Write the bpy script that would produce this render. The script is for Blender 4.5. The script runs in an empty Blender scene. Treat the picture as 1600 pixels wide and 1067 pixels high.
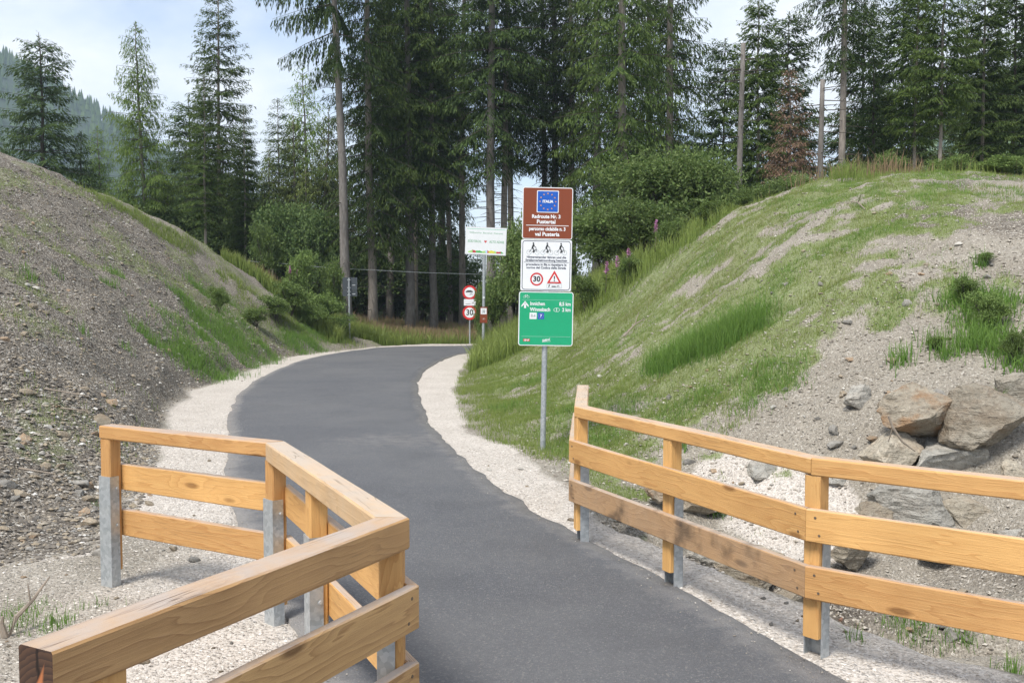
import bpy, bmesh, math, random
import numpy as np
from mathutils import Vector, Matrix, Quaternion

random.seed(7)
RNG = np.random.default_rng(11)
SC = bpy.context.scene
COL = SC.collection

# ------------------------------------------------------------------ camera, sky, sun, exposure
F_PX, CX, CY, EYE = 1500.0, 800.0, 533.5, 1.9
PITCH = math.atan(73.5 / F_PX)
cam_d = bpy.data.cameras.new('camera')
cam = bpy.data.objects.new('camera', cam_d)
COL.objects.link(cam)
cam_d.sensor_width = 36.0
cam_d.lens = 36.0 * F_PX / 1600.0
cam_d.clip_start = 0.05
cam_d.clip_end = 6000
cam.location = (0, 0, EYE)
cam.rotation_euler = (math.pi / 2 - PITCH, 0, 0)
SC.camera = cam

SUN_EL, SUN_AZ = math.radians(57), math.radians(215)      # azimuth clockwise from +Y: behind the camera, to the left
world = bpy.data.worlds.new('World')
SC.world = world
world.use_nodes = True
wn, wl = world.node_tree.nodes, world.node_tree.links
wn.clear()
w_out = wn.new('ShaderNodeOutputWorld')
sky = wn.new('ShaderNodeTexSky')
sky.sky_type = 'NISHITA'
sky.sun_disc = False
sky.sun_elevation = SUN_EL
sky.sun_rotation = SUN_AZ
sky.altitude = 1100
sky.air_density = 1.0
sky.dust_density = 1.5
bg_sky = wn.new('ShaderNodeBackground')
bg_sky.inputs['Strength'].default_value = 0.125
bg_cloud = wn.new('ShaderNodeBackground')
bg_cloud.inputs['Color'].default_value = (0.90, 0.94, 1.0, 1)
bg_cloud.inputs['Strength'].default_value = 0.74
w_mix = wn.new('ShaderNodeMixShader')
tc = wn.new('ShaderNodeTexCoord')
mp = wn.new('ShaderNodeMapping')
mp.inputs['Scale'].default_value = (1.0, 1.0, 2.2)
mp.inputs['Location'].default_value = (0.37, 0.1, 0.2)
nz = wn.new('ShaderNodeTexNoise')
nz.inputs['Scale'].default_value = 2.6
nz.inputs['Detail'].default_value = 7
nz.inputs['Roughness'].default_value = 0.55
rmp = wn.new('ShaderNodeValToRGB')
rmp.color_ramp.elements[0].position = 0.36
rmp.color_ramp.elements[0].color = (0.22, 0.22, 0.22, 1)
rmp.color_ramp.elements[1].position = 0.58
rmp.color_ramp.elements[1].color = (1, 1, 1, 1)
wl.new(tc.outputs['Generated'], mp.inputs['Vector'])
wl.new(mp.outputs['Vector'], nz.inputs['Vector'])
wl.new(nz.outputs['Fac'], rmp.inputs['Fac'])
wl.new(sky.outputs['Color'], bg_sky.inputs['Color'])
wl.new(rmp.outputs['Color'], w_mix.inputs['Fac'])
wl.new(bg_sky.outputs['Background'], w_mix.inputs[1])
wl.new(bg_cloud.outputs['Background'], w_mix.inputs[2])
wl.new(w_mix.outputs['Shader'], w_out.inputs['Surface'])

sun_d = bpy.data.lights.new('sun', 'SUN')
sun_d.energy = 2.9
sun_d.angle = math.radians(17)
sun_d.color = (1.0, 0.95, 0.87)
sun = bpy.data.objects.new('sun', sun_d)
COL.objects.link(sun)
sdir = Vector((math.sin(SUN_AZ) * math.cos(SUN_EL), math.cos(SUN_AZ) * math.cos(SUN_EL), math.sin(SUN_EL)))
sun.location = sdir * 60
sun.rotation_euler = (-sdir).to_track_quat('-Z', 'Y').to_euler()

SC.render.engine = 'CYCLES'
SC.cycles.use_adaptive_sampling = True
SC.cycles.adaptive_threshold = 0.02
SC.cycles.max_bounces = 4
SC.cycles.diffuse_bounces = 2
SC.cycles.transmission_bounces = 2
SC.cycles.transparent_max_bounces = 6
SC.view_settings.view_transform = 'Standard'
SC.view_settings.look = 'None'
SC.view_settings.gamma = 1
SC.view_settings.exposure = 0.78
SC.view_settings.use_curve_mapping = False

# ------------------------------------------------------------------ helpers
SP, CP = math.sin(PITCH), math.cos(PITCH)
def ray(px, py):
    u, v = (px - CX) / F_PX, (CY - py) / F_PX
    return u, CP + v * SP, v * CP - SP
def at(px, py, Y):                       # point of the place seen at that spot, Y metres in front
    a, b, c = ray(px, py)
    return np.array([a / b * Y, Y, EYE + c / b * Y])
def atz(px, py, z=0.0):                  # point at height z
    a, b, c = ray(px, py)
    t = (z - EYE) / c
    return np.array([a * t, b * t, z])

def smooth(a, b, x):
    t = np.clip((x - a) / (b - a), 0, 1)
    return t * t * (3 - 2 * t)

def vnoise(x, y, seed=0):
    x = np.asarray(x, float); y = np.asarray(y, float)
    xi = np.floor(x).astype(np.int64); yi = np.floor(y).astype(np.int64)
    fx, fy = x - xi, y - yi
    def h(a, b):
        n = (a * 374761393 + b * 668265263 + seed * 974634777) & 0x7fffffff
        n = ((n ^ (n >> 13)) * 1274126177) & 0x7fffffff
        n = n ^ (n >> 16)
        return (n & 0xffff) / 65535.0
    u, v = fx * fx * (3 - 2 * fx), fy * fy * (3 - 2 * fy)
    return (h(xi, yi) * (1 - u) + h(xi + 1, yi) * u) * (1 - v) + (h(xi, yi + 1) * (1 - u) + h(xi + 1, yi + 1) * u) * v
def fbm(x, y, seed=0, o=4):
    s, a, t = 0, 0.5, 0
    for i in range(o):
        s = s + a * vnoise(x * 2 ** i + 17.3 * i, y * 2 ** i - 9.1 * i, seed + i)
        t += a; a *= 0.5
    return s / t

def mesh_np(name, verts, faces, mat=None, attrs=None, smooth_sh=False):
    """verts (n,3), faces: list of int arrays (m,k)"""
    me = bpy.data.meshes.new(name)
    verts = np.asarray(verts, np.float32)
    if not isinstance(faces, list): faces = [faces]
    nl = sum(f.size for f in faces); nf = sum(len(f) for f in faces)
    me.vertices.add(len(verts)); me.loops.add(nl); me.polygons.add(nf)
    me.vertices.foreach_set('co', verts.ravel())
    me.loops.foreach_set('vertex_index', np.concatenate([f.ravel() for f in faces]).astype(np.int32))
    tot = np.concatenate([np.full(len(f), f.shape[1], np.int32) for f in faces])
    st = np.concatenate([[0], np.cumsum(tot)[:-1]]).astype(np.int32)
    me.polygons.foreach_set('loop_start', st)
    me.polygons.foreach_set('use_smooth', np.full(nf, smooth_sh))
    me.update(calc_edges=True)
    for k, v in (attrs or {}).items():
        a = me.attributes.new(k, 'FLOAT', 'POINT'); a.data.foreach_set('value', np.asarray(v, np.float32))
    if mat: me.materials.append(mat)
    return me

def link(name, data, parent=None, loc=None):
    o = bpy.data.objects.new(name, data)
    COL.objects.link(o)
    if parent is not None: o.parent = parent
    if loc is not None: o.location = [float(c) for c in loc]
    return o
def tag(o, label=None, cat=None, group=None, kind=None):
    if label: o['label'] = label
    if cat: o['category'] = cat
    if group: o['group'] = group
    if kind: o['kind'] = kind
    return o
def thing(name, loc, label, cat, group=None):
    return tag(link(name, None, None, loc), label, cat, group)

class MB:
    """collects simple solids into one mesh"""
    def __init__(self): self.v, self.f, self.n = [], {}, 0
    def add(self, v, *fs):
        for f in fs:
            f = np.asarray(f); self.f.setdefault(f.shape[1], []).append(f + self.n)
        self.v.append(np.asarray(v, float)); self.n += len(v)
    def box(self, c, s, rot=None):
        c, s = np.array(c, float), np.array(s, float) / 2
        v = np.array([[x, y, z] for x in (-1, 1) for y in (-1, 1) for z in (-1, 1)]) * s
        if rot is not None: v = v @ np.array(rot.to_3x3()).T
        self.add(v + c, [[0, 1, 3, 2], [4, 6, 7, 5], [0, 4, 5, 1], [2, 3, 7, 6], [0, 2, 6, 4], [1, 5, 7, 3]])
    def tube(self, pts, rad, n=8, cap=True):
        pts = np.asarray(pts, float); k = len(pts)
        rad = np.broadcast_to(np.asarray(rad, float), (k,))
        T = np.gradient(pts, axis=0); T /= np.linalg.norm(T, axis=1)[:, None] + 1e-9
        ref = np.where(np.abs(T[:, 2:3]) > 0.9, [[1.0, 0, 0]], [[0, 0, 1.0]])
        A = np.cross(T, ref); A /= np.linalg.norm(A, axis=1)[:, None] + 1e-9
        B = np.cross(T, A)
        an = np.arange(n) * 2 * math.pi / n
        v = (pts[:, None] + rad[:, None, None] * (np.cos(an)[None, :, None] * A[:, None] + np.sin(an)[None, :, None] * B[:, None])).reshape(-1, 3)
        f = []
        for i in range(k - 1):
            for j in range(n):
                a, b = i * n + j, i * n + (j + 1) % n
                f.append([a, b, b + n, a + n])
        self.add(v, f)
        if cap:
            c0 = np.arange(n)[::-1][None] + self.n - len(v); c1 = np.arange(n)[None] + (k - 1) * n + self.n - len(v)
            self.f.setdefault(n, []).extend([c0, c1])
    def poly(self, pts3): self.add(pts3, [list(range(len(pts3)))])
    def mesh(self, name, mat=None, smooth_sh=False):
        fs = [np.concatenate(v) for v in self.f.values()]
        return mesh_np(name, np.concatenate(self.v), fs, mat, None, smooth_sh)
    def build(self, name, mat, parent=None, loc=None, smooth_sh=False):
        return link(name, self.mesh(name, mat, smooth_sh), parent, loc)

# ------------------------------------------------------------------ node material helper
class NT:
    def __init__(self, name):
        self.m = bpy.data.materials.new(name); self.m.use_nodes = True
        self.t = self.m.node_tree; self.t.nodes.clear()
        self.out = self.t.nodes.new('ShaderNodeOutputMaterial')
        self.p = self.t.nodes.new('ShaderNodeBsdfPrincipled')
        self.p.inputs['Roughness'].default_value = 0.8
        self.p.inputs['Specular IOR Level'].default_value = 0.25
        self.t.links.new(self.p.outputs[0], self.out.inputs['Surface'])
    def n(self, kind, **kw):
        nd = self.t.nodes.new('ShaderNode' + kind)
        for k, v in kw.items():
            if k in nd.inputs.keys():
                i = nd.inputs[k]
                if hasattr(v, 'is_output') or isinstance(v, bpy.types.NodeSocket): self.t.links.new(v, i)
                else: i.default_value = v
            else: setattr(nd, k, v)
        return nd
    def l(self, a, b): self.t.links.new(a, b)
    def mix(self, a, b, fac, mode='MIX'):
        nd = self.t.nodes.new('ShaderNodeMix'); nd.data_type = 'RGBA'; nd.blend_type = mode
        for s, v in ((nd.inputs['Factor'], fac), (nd.inputs['A'], a), (nd.inputs['B'], b)):
            pass
        for idx, v in ((0, fac), (6, a), (7, b)):
            s = nd.inputs[idx]
            if isinstance(v, bpy.types.NodeSocket): self.l(v, s)
            else: s.default_value = v if idx == 0 else ((*v, 1) if len(v) == 3 else v)
        return nd.outputs[2]
    def math(self, op, a, b=0.5, c=None, clamp=False):
        nd = self.t.nodes.new('ShaderNodeMath'); nd.operation = op; nd.use_clamp = clamp
        for i, v in enumerate((a, b, c)):
            if v is None: continue
            if isinstance(v, bpy.types.NodeSocket): self.l(v, nd.inputs[i])
            else: nd.inputs[i].default_value = v
        return nd.outputs[0]
    def ramp(self, fac, stops):
        nd = self.t.nodes.new('ShaderNodeValToRGB'); e = nd.color_ramp.elements
        while len(e) < len(stops): e.new(0.5)
        for k, (p, c) in zip(e, stops):
            k.position = p; k.color = (c, c, c, 1) if isinstance(c, (int, float)) else (*c, 1)
        self.l(fac, nd.inputs['Fac']); return nd.outputs['Color']
    def noise(self, vec, scale, detail=4, rough=0.55):
        nd = self.n('TexNoise', Scale=scale, Detail=detail, Roughness=rough)
        if vec is not None: self.l(vec, nd.inputs['Vector'])
        return nd.outputs['Fac']
    def attr(self, name):
        nd = self.t.nodes.new('ShaderNodeAttribute'); nd.attribute_name = name; return nd.outputs['Fac']
    def color(self, c):
        s = self.p.inputs['Base Color']
        if isinstance(c, bpy.types.NodeSocket): self.l(c, s)
        else: s.default_value = (*c, 1)
    def bump(self, h, dist, strength=1.0):
        nd = self.n('Bump', Strength=strength, Distance=dist); self.l(h, nd.inputs['Height'])
        self.l(nd.outputs[0], self.p.inputs['Normal'])
    def translucent(self, c, fac):
        tr = self.t.nodes.new('ShaderNodeBsdfTranslucent'); self.l(c, tr.inputs['Color'])
        mx = self.t.nodes.new('ShaderNodeMixShader'); mx.inputs[0].default_value = fac
        self.l(self.p.outputs[0], mx.inputs[1]); self.l(tr.outputs[0], mx.inputs[2])
        self.l(mx.outputs[0], self.out.inputs['Surface'])

def mat_plain(name, c, rough=0.5, metal=0.0, spec=0.4, dirt=0.12):
    t = NT(name); t.p.inputs['Roughness'].default_value = rough; t.p.inputs['Metallic'].default_value = metal
    t.p.inputs['Specular IOR Level'].default_value = spec
    o = t.n('TexCoord').outputs['Object']
    f = t.noise(o, 9, 5)
    t.color(t.mix(c, tuple(x * (1 - dirt) + 0.03 * dirt for x in c), t.ramp(f, [(0.4, 0.0), (0.7, 1.0)])))
    return t.m

# ---- ground: crushed stone, dark soil and thin green cover, chosen by what the ground is made of there
def mat_ground():
    t = NT('ground_soil_and_stone'); o = t.n('TexCoord').outputs['Object']
    warp = t.n('TexNoise', Scale=3.0, Detail=3); t.l(o, warp.inputs['Vector'])
    mapv = t.n('VectorMath', operation='MULTIPLY_ADD'); t.l(warp.outputs['Color'], mapv.inputs[0]); mapv.inputs[1].default_value = (.12, .12, .12); t.l(o, mapv.inputs[2])
    P = mapv.outputs[0]
    v1 = t.n('TexVoronoi', Scale=26.0); t.l(P, v1.inputs['Vector'])
    v2 = t.n('TexVoronoi', Scale=62.0); t.l(P, v2.inputs['Vector'])
    v3 = t.n('TexVoronoi', Scale=11.0); t.l(P, v3.inputs['Vector'])
    s1 = t.n('SeparateColor'); t.l(v1.outputs['Color'], s1.inputs[0])
    s2 = t.n('SeparateColor'); t.l(v2.outputs['Color'], s2.inputs[0])
    s3 = t.n('SeparateColor'); t.l(v3.outputs['Color'], s3.inputs[0])
    n1 = t.noise(o, 1.3, 5); n2 = t.noise(o, 40, 4, .7); n3 = t.noise(o, 0.45, 4)
    # dark moraine soil
    soil = t.mix((.092, .079, .065), (.225, .195, .158), t.ramp(n1, [(.35, 0.), (.65, 1.)]))
    soil = t.mix(soil, (.055, .048, .042), t.ramp(n2, [(.35, .7), (.6, 0.)]))
    peb = t.ramp(s1.outputs[0], [(0., (.12, .11, .10)), (.5, (.25, .22, .18)), (.8, (.30, .25, .18)), (1., (.50, .47, .43))])
    peb2 = t.ramp(s2.outputs[1], [(0., (.10, .09, .085)), (.6, (.24, .215, .18)), (1., (.62, .58, .52))])
    soil = t.mix(soil, peb2, t.ramp(s2.outputs[0], [(.45, 0.), (.5, .85)]))
    soil = t.mix(soil, peb, t.math('MULTIPLY', t.ramp(s1.outputs[1], [(.60, 0.), (.63, .9)]), t.ramp(v1.outputs['Distance'], [(.30, 1.), (.42, 0.)])))
    # pale sandy fill
    pale = t.mix((.26, .235, .195), (.36, .33, .28), t.ramp(n1, [(.35, 0.), (.65, 1.)]))
    pale = t.mix(pale, (.19, .165, .14), t.ramp(n2, [(.38, .6), (.58, 0.)]))
    pale = t.mix(pale, t.ramp(s2.outputs[1], [(0., (.24, .215, .18)), (.8, (.37, .335, .285)), (1., (.58, .55, .50))]), t.ramp(s2.outputs[0], [(.5, 0.), (.55, .7)]))
    pale = t.mix(pale, t.ramp(s1.outputs[0], [(0., (.22, .20, .17)), (1., (.48, .445, .39))]), t.math('MULTIPLY', t.ramp(s1.outputs[1], [(.82, 0.), (.85, .9)]), t.ramp(v1.outputs['Distance'], [(.28, 1.), (.4, 0.)])))
    # crushed verge gravel, cream to pinkish
    grav = t.mix((.49, .447, .40), (.61, .563, .512), t.ramp(n1, [(.3, 0.), (.7, 1.)]))
    grav = t.mix(grav, t.ramp(s2.outputs[1], [(0., (.30, .265, .23)), (.5, (.55, .50, .45)), (1., (.74, .70, .66))]), t.ramp(s2.outputs[0], [(.4, .0), (.5, .65)]))
    grav = t.mix(grav, (.40, .35, .30), t.ramp(n2, [(.34, .5), (.5, 0.)]))
    edge = t.math('MULTIPLY', t.math('SUBTRACT', n2, .5), .5)
    fd = t.math('ADD', t.attr('dark'), edge, clamp=True)
    fg = t.math('ADD', t.attr('gravel'), edge, clamp=True)
    base = t.mix(pale, soil, t.ramp(fd, [(.3, 0.), (.7, 1.)]))
    base = t.mix(base, grav, t.ramp(fg, [(.3, 0.), (.7, 1.)]))
    # moss and seedling cover
    gm = t.math('ADD', t.attr('green'), t.math('MULTIPLY', t.math('SUBTRACT', t.noise(o, 6, 5, .7), .5), 1.0), clamp=True)
    grn = t.mix((.12, .18, .040), (.21, .275, .075), n2)
    grn = t.mix(grn, (.19, .165, .08), t.ramp(n3, [(.5, 0.), (.75, .4)]))
    base = t.mix(base, grn, t.ramp(gm, [(.40, 0.), (.85, .62)]))
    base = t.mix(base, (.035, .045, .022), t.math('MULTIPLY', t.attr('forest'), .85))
    t.color(base)
    t.p.inputs['Roughness'].default_value = .95; t.p.inputs['Specular IOR Level'].default_value = .12
    h = t.math('ADD', t.math('MULTIPLY', t.ramp(v1.outputs['Distance'], [(0., 1.), (.45, 0.)]), t.math('ADD', s1.outputs[1], .2)),
               t.math('ADD', t.math('MULTIPLY', t.ramp(v2.outputs['Distance'], [(0., 1.), (.45, 0.)]), .5), t.math('MULTIPLY', n2, .6)))
    t.bump(h, .028, .9)
    return t.m

def mat_asphalt():
    t = NT('asphalt'); o = t.n('TexCoord').outputs['Object']
    v = t.n('TexVoronoi', Scale=115.0); t.l(o, v.inputs['Vector'])
    s = t.n('SeparateColor'); t.l(v.outputs['Color'], s.inputs[0])
    n1 = t.noise(o, .55, 5, .6); n2 = t.noise(o, 160, 3, .7)
    c = t.mix((.088, .091, .101), (.108, .111, .121), t.ramp(n1, [(.3, 0.), (.7, 1.)]))
    c = t.mix(c, t.ramp(s.outputs[0], [(0., (.070, .072, .080)), (.8, (.118, .121, .131)), (1., (.21, .21, .21))]), .5)
    c = t.mix(c, (.30, .28, .26), t.ramp(s.outputs[1], [(.955, 0.), (.97, .42)]))
    big = t.noise(o, .35, 6, .65); c = t.mix(c, (.165, .163, .162), t.math('MULTIPLY', t.ramp(big, [(.42, 0.), (.68, 1.)]), .45))
    c = t.mix(c, (.045, .047, .054), t.math('MULTIPLY', t.ramp(t.noise(o, 1.1, 5, .6), [(.5, 0.), (.75, 1.)]), .35))
    dust = t.math('MULTIPLY', t.math('ADD', t.attr('dust'), t.math('MULTIPLY', t.math('SUBTRACT', t.noise(o, 5, 5, .7), .5), .9)), 1.0, clamp=True)
    c = t.mix(c, (.36, .335, .31), t.math('MULTIPLY', t.ramp(dust, [(.25, 0.), (.9, .75)]), t.ramp(n2, [(.3, .45), (.6, 1.)])))
    t.color(c); t.p.inputs['Roughness'].default_value = .78; t.p.inputs['Specular IOR Level'].default_value = .35
    t.bump(t.math('ADD', v.outputs['Distance'], n2), .006, .8)
    return t.m

def mat_wood(name, fresh, dark, grey=0.0, stain=0.0):
    t = NT(name); tcn = t.n('TexCoord'); o = tcn.outputs['Object']
    oi = t.n('ObjectInfo'); 
    off = t.n('VectorMath', operation='MULTIPLY_ADD'); cmb = t.n('CombineXYZ'); 
    t.l(oi.outputs['Random'], cmb.inputs[0]); t.l(oi.outputs['Random'], cmb.inputs[1]); t.l(oi.outputs['Random'], cmb.inputs[2])
    t.l(cmb.outputs[0], off.inputs[0]); off.inputs[1].default_value = (31, 17, 23); t.l(o, off.inputs[2])
    P = off.outputs[0]
    m1 = t.n('Mapping', Scale=(1.0, 9, 9)); t.l(P, m1.inputs['Vector'])
    kn = t.n('TexVoronoi', Scale=1.0); mk = t.n('Mapping', Scale=(2.1, 6.5, 6.5)); t.l(P, mk.inputs['Vector']); t.l(mk.outputs[0], kn.inputs['Vector'])
    w = t.n('TexNoise', Scale=1.2, Detail=3); t.l(m1.outputs[0], w.inputs['Vector'])
    # growth rings: distance across the grain, bent round the knots
    sep = t.n('SeparateXYZ'); t.l(P, sep.inputs[0])
    rr = t.math('ADD', t.math('MULTIPLY', sep.outputs[2], 15), t.math('MULTIPLY', sep.outputs[1], 9))
    rr = t.math('ADD', rr, t.math('MULTIPLY', w.outputs['Fac'], 5.0))
    rr = t.math('ADD', rr, t.math('MULTIPLY', t.ramp(kn.outputs['Distance'], [(0., 1.), (.5, 0.)]), 2.2))
    ring = t.math('FRACT', t.math('MULTIPLY', rr, 1.15))
    ring = t.ramp(ring, [(0., 0.), (.75, .55), (.93, 1.), (1., 0.)])
    fine = t.n('TexNoise', Scale=1.0, Detail=5, Roughness=.7); m2 = t.n('Mapping', Scale=(6, 160, 160)); t.l(P, m2.inputs['Vector']); t.l(m2.outputs[0], fine.inputs['Vector'])
    big = t.noise(P, 2.0, 4)
    c = t.mix(fresh, dark, t.math('MULTIPLY', ring, .62))
    c = t.mix(c, tuple(x * .72 for x in dark), t.ramp(fine.outputs['Fac'], [(.5, 0.), (.8, .32)]))
    c = t.mix(c, tuple(min(1, x * 1.25) for x in fresh), t.ramp(big, [(.45, 0.), (.7, .45)]))
    c = t.mix(c, tuple(x * .55 for x in dark), t.ramp(kn.outputs['Distance'], [(.08, .85), (.16, 0.)]))
    geo = t.n('NewGeometry'); sn = t.n('SeparateXYZ'); t.l(geo.outputs['Normal'], sn.inputs[0])
    up = t.ramp(sn.outputs[2], [(.6, 0.), (.9, 1.)])
    g = t.ramp(t.noise(P, 5, 5, .65), [(.3, .35), (.65, 1.)])
    c = t.mix(c, (.46, .405, .37), t.math('MULTIPLY', t.math('MULTIPLY', up, g), .85))       # patchy pale grey mixed into upward faces
    cr = t.n('TexNoise', Scale=1.0, Detail=2); mc = t.n('Mapping', Scale=(1.1, 26, 26)); t.l(P, mc.inputs['Vector']); t.l(mc.outputs[0], cr.inputs['Vector'])
    crack = t.math('MULTIPLY', t.ramp(cr.outputs['Fac'], [(.485, 0.), (.497, 1.), (.503, 1.), (.515, 0.)]), t.ramp(t.noise(P, 1.7, 2), [(.5, 0.), (.6, 1.)]))
    c = t.mix(c, (.07, .04, .025), t.math('MULTIPLY', crack, t.math('ADD', t.math('MULTIPLY', up, .55), .25)))
    if grey: c = t.mix(c, (.40, .34, .27), t.math('MULTIPLY', g, grey))
    if stain:
        st = t.n('TexNoise', Scale=1.0, Detail=3); m3 = t.n('Mapping', Scale=(4.5, 2, 4)); t.l(P, m3.inputs['Vector']); t.l(m3.outputs[0], st.inputs['Vector'])
        c = t.mix(c, (.045, .036, .030), t.math('MULTIPLY', t.ramp(st.outputs['Fac'], [(.55, 0.), (.68, .9)]), stain))
    hs = t.n('HueSaturation'); t.l(c, hs.inputs['Color']); t.l(t.math('ADD', t.math('MULTIPLY', oi.outputs['Random'], .26), .82), hs.inputs['Value']); t.l(t.math('ADD', .497, t.math('MULTIPLY', oi.outputs['Random'], .006)), hs.inputs['Hue'])
    c = hs.outputs[0]
    t.color(c); t.p.inputs['Roughness'].default_value = .62; t.p.inputs['Specular IOR Level'].default_value = .3
    t.bump(t.math('ADD', t.math('MULTIPLY', ring, .3), fine.outputs['Fac']), .004, .6)
    return t.m

def mat_zinc():
    t = NT('galvanised_steel'); o = t.n('TexCoord').outputs['Object']
    v = t.n('TexVoronoi', Scale=45.0); t.l(o, v.inputs['Vector']); s = t.n('SeparateColor'); t.l(v.outputs['Color'], s.inputs[0])
    c = t.mix((.36, .39, .41), (.52, .55, .57), s.outputs[0])
    c = t.mix(c, (.62, .63, .62), t.ramp(t.noise(o, 7, 5), [(.5, 0.), (.75, .6)]))
    t.color(c); t.p.inputs['Metallic'].default_value = .55; t.p.inputs['Roughness'].default_value = .42
    return t.m

def mat_rock(name, a, b, rust=0.0, relief=.055):
    t = NT(name); o = t.n('TexCoord').outputs['Object']; oi = t.n('ObjectInfo')
    vm = t.n('VectorMath', operation='ADD'); t.l(o, vm.inputs[0]); t.l(oi.outputs['Location'], vm.inputs[1]); P = vm.outputs[0]
    st = t.n('Mapping', Scale=(1, 1, 4.5), Rotation=(.5, .35, 0)); t.l(P, st.inputs['Vector'])
    n1 = t.noise(st.outputs[0], 3.2, 7, .65); n2 = t.noise(P, 22, 5, .7); n3 = t.noise(P, 4.5, 5, .6)
    c = t.mix(a, b, t.ramp(n1, [(.35, 0.), (.65, 1.)]))
    c = t.mix(c, tuple(x * .45 for x in a), t.ramp(n2, [(.3, .7), (.48, 0.)]))
    c = t.mix(c, tuple(min(1, x * 1.55) for x in b), t.ramp(n2, [(.58, 0.), (.75, .8)]))
    if rust: c = t.mix(c, (.36, .20, .095), t.math('MULTIPLY', t.ramp(n3, [(.45, 0.), (.62, 1.)]), rust))
    hs = t.n('HueSaturation'); t.l(c, hs.inputs['Color']); t.l(t.math('ADD', t.math('MULTIPLY', oi.outputs['Random'], .5), .75), hs.inputs['Value'])
    t.color(hs.outputs[0]); t.p.inputs['Roughness'].default_value = .9
    t.bump(t.math('ADD', t.math('MULTIPLY', n1, 1.6), n2), relief, 1.0)
    return t.m

def mat_leaf(name, lo, hi, tip, trans=.25, obvar=.25):
    t = NT(name); r = t.attr('rnd'); oi = t.n('ObjectInfo')
    c = t.mix(lo, hi, r)
    c = t.mix(c, tip, t.math('MULTIPLY', t.attr('tip'), .7))
    hs = t.n('HueSaturation'); t.l(c, hs.inputs['Color'])
    t.l(t.math('ADD', t.math('MULTIPLY', oi.outputs['Random'], obvar * 2), 1 - obvar), hs.inputs['Value'])
    t.color(hs.outputs[0]); t.p.inputs['Roughness'].default_value = .7; t.p.inputs['Specular IOR Level'].default_value = .2
    t.translucent(hs.outputs[0], trans)
    return t.m

def mat_bark(name, a, b):
    t = NT(name); o = t.n('TexCoord').outputs['Object']
    m = t.n('Mapping', Scale=(14, 14, 3)); t.l(o, m.inputs['Vector'])
    n1 = t.noise(m.outputs[0], 1.0, 6, .7); n2 = t.noise(o, .9, 3)
    c = t.mix(a, b, t.ramp(n1, [(.35, 0.), (.65, 1.)]))
    c = t.mix(c, tuple(x * .6 for x in a), t.ramp(n2, [(.5, 0.), (.75, .6)]))
    t.color(c); t.p.inputs['Roughness'].default_value = .95
    t.bump(n1, .03, .8); return t.m

def mat_end():
    t = NT('end_grain_charred'); o = t.n('TexCoord').outputs['Object']
    sp = t.n('SeparateXYZ'); t.l(o, sp.inputs[0])
    r = t.n('VectorMath', operation='LENGTH'); mpv = t.n('Mapping', Location=(0, .05, .12)); t.l(o, mpv.inputs['Vector']); t.l(mpv.outputs[0], r.inputs[0])
    rg_ = t.math('FRACT', t.math('MULTIPLY', t.math('ADD', r.outputs['Value'], t.math('MULTIPLY', t.noise(o, 20, 3), .02)), 60))
    c = t.mix((.045, .028, .022), (.10, .055, .035), rg_)
    c = t.mix(c, (.015, .011, .010), t.ramp(t.math('ABSOLUTE', t.math('ADD', t.math('ADD', sp.outputs[1], -.008), t.math('MULTIPLY', t.noise(o, 16, 3), .03))), [(.003, 1.), (.006, 0.)]))
    c = t.mix(c, (.42, .15, .06), t.ramp(t.math('ADD', t.math('MULTIPLY', t.math('ABSOLUTE', t.math('ADD', t.math('ADD', sp.outputs[1], .022), t.math('MULTIPLY', sp.outputs[2], .35))), 60), t.math('MULTIPLY', t.math('ADD', sp.outputs[2], .0), 14)), [(.0, 1.), (.45, 0.)]))
    t.color(c); return t.m
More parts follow.
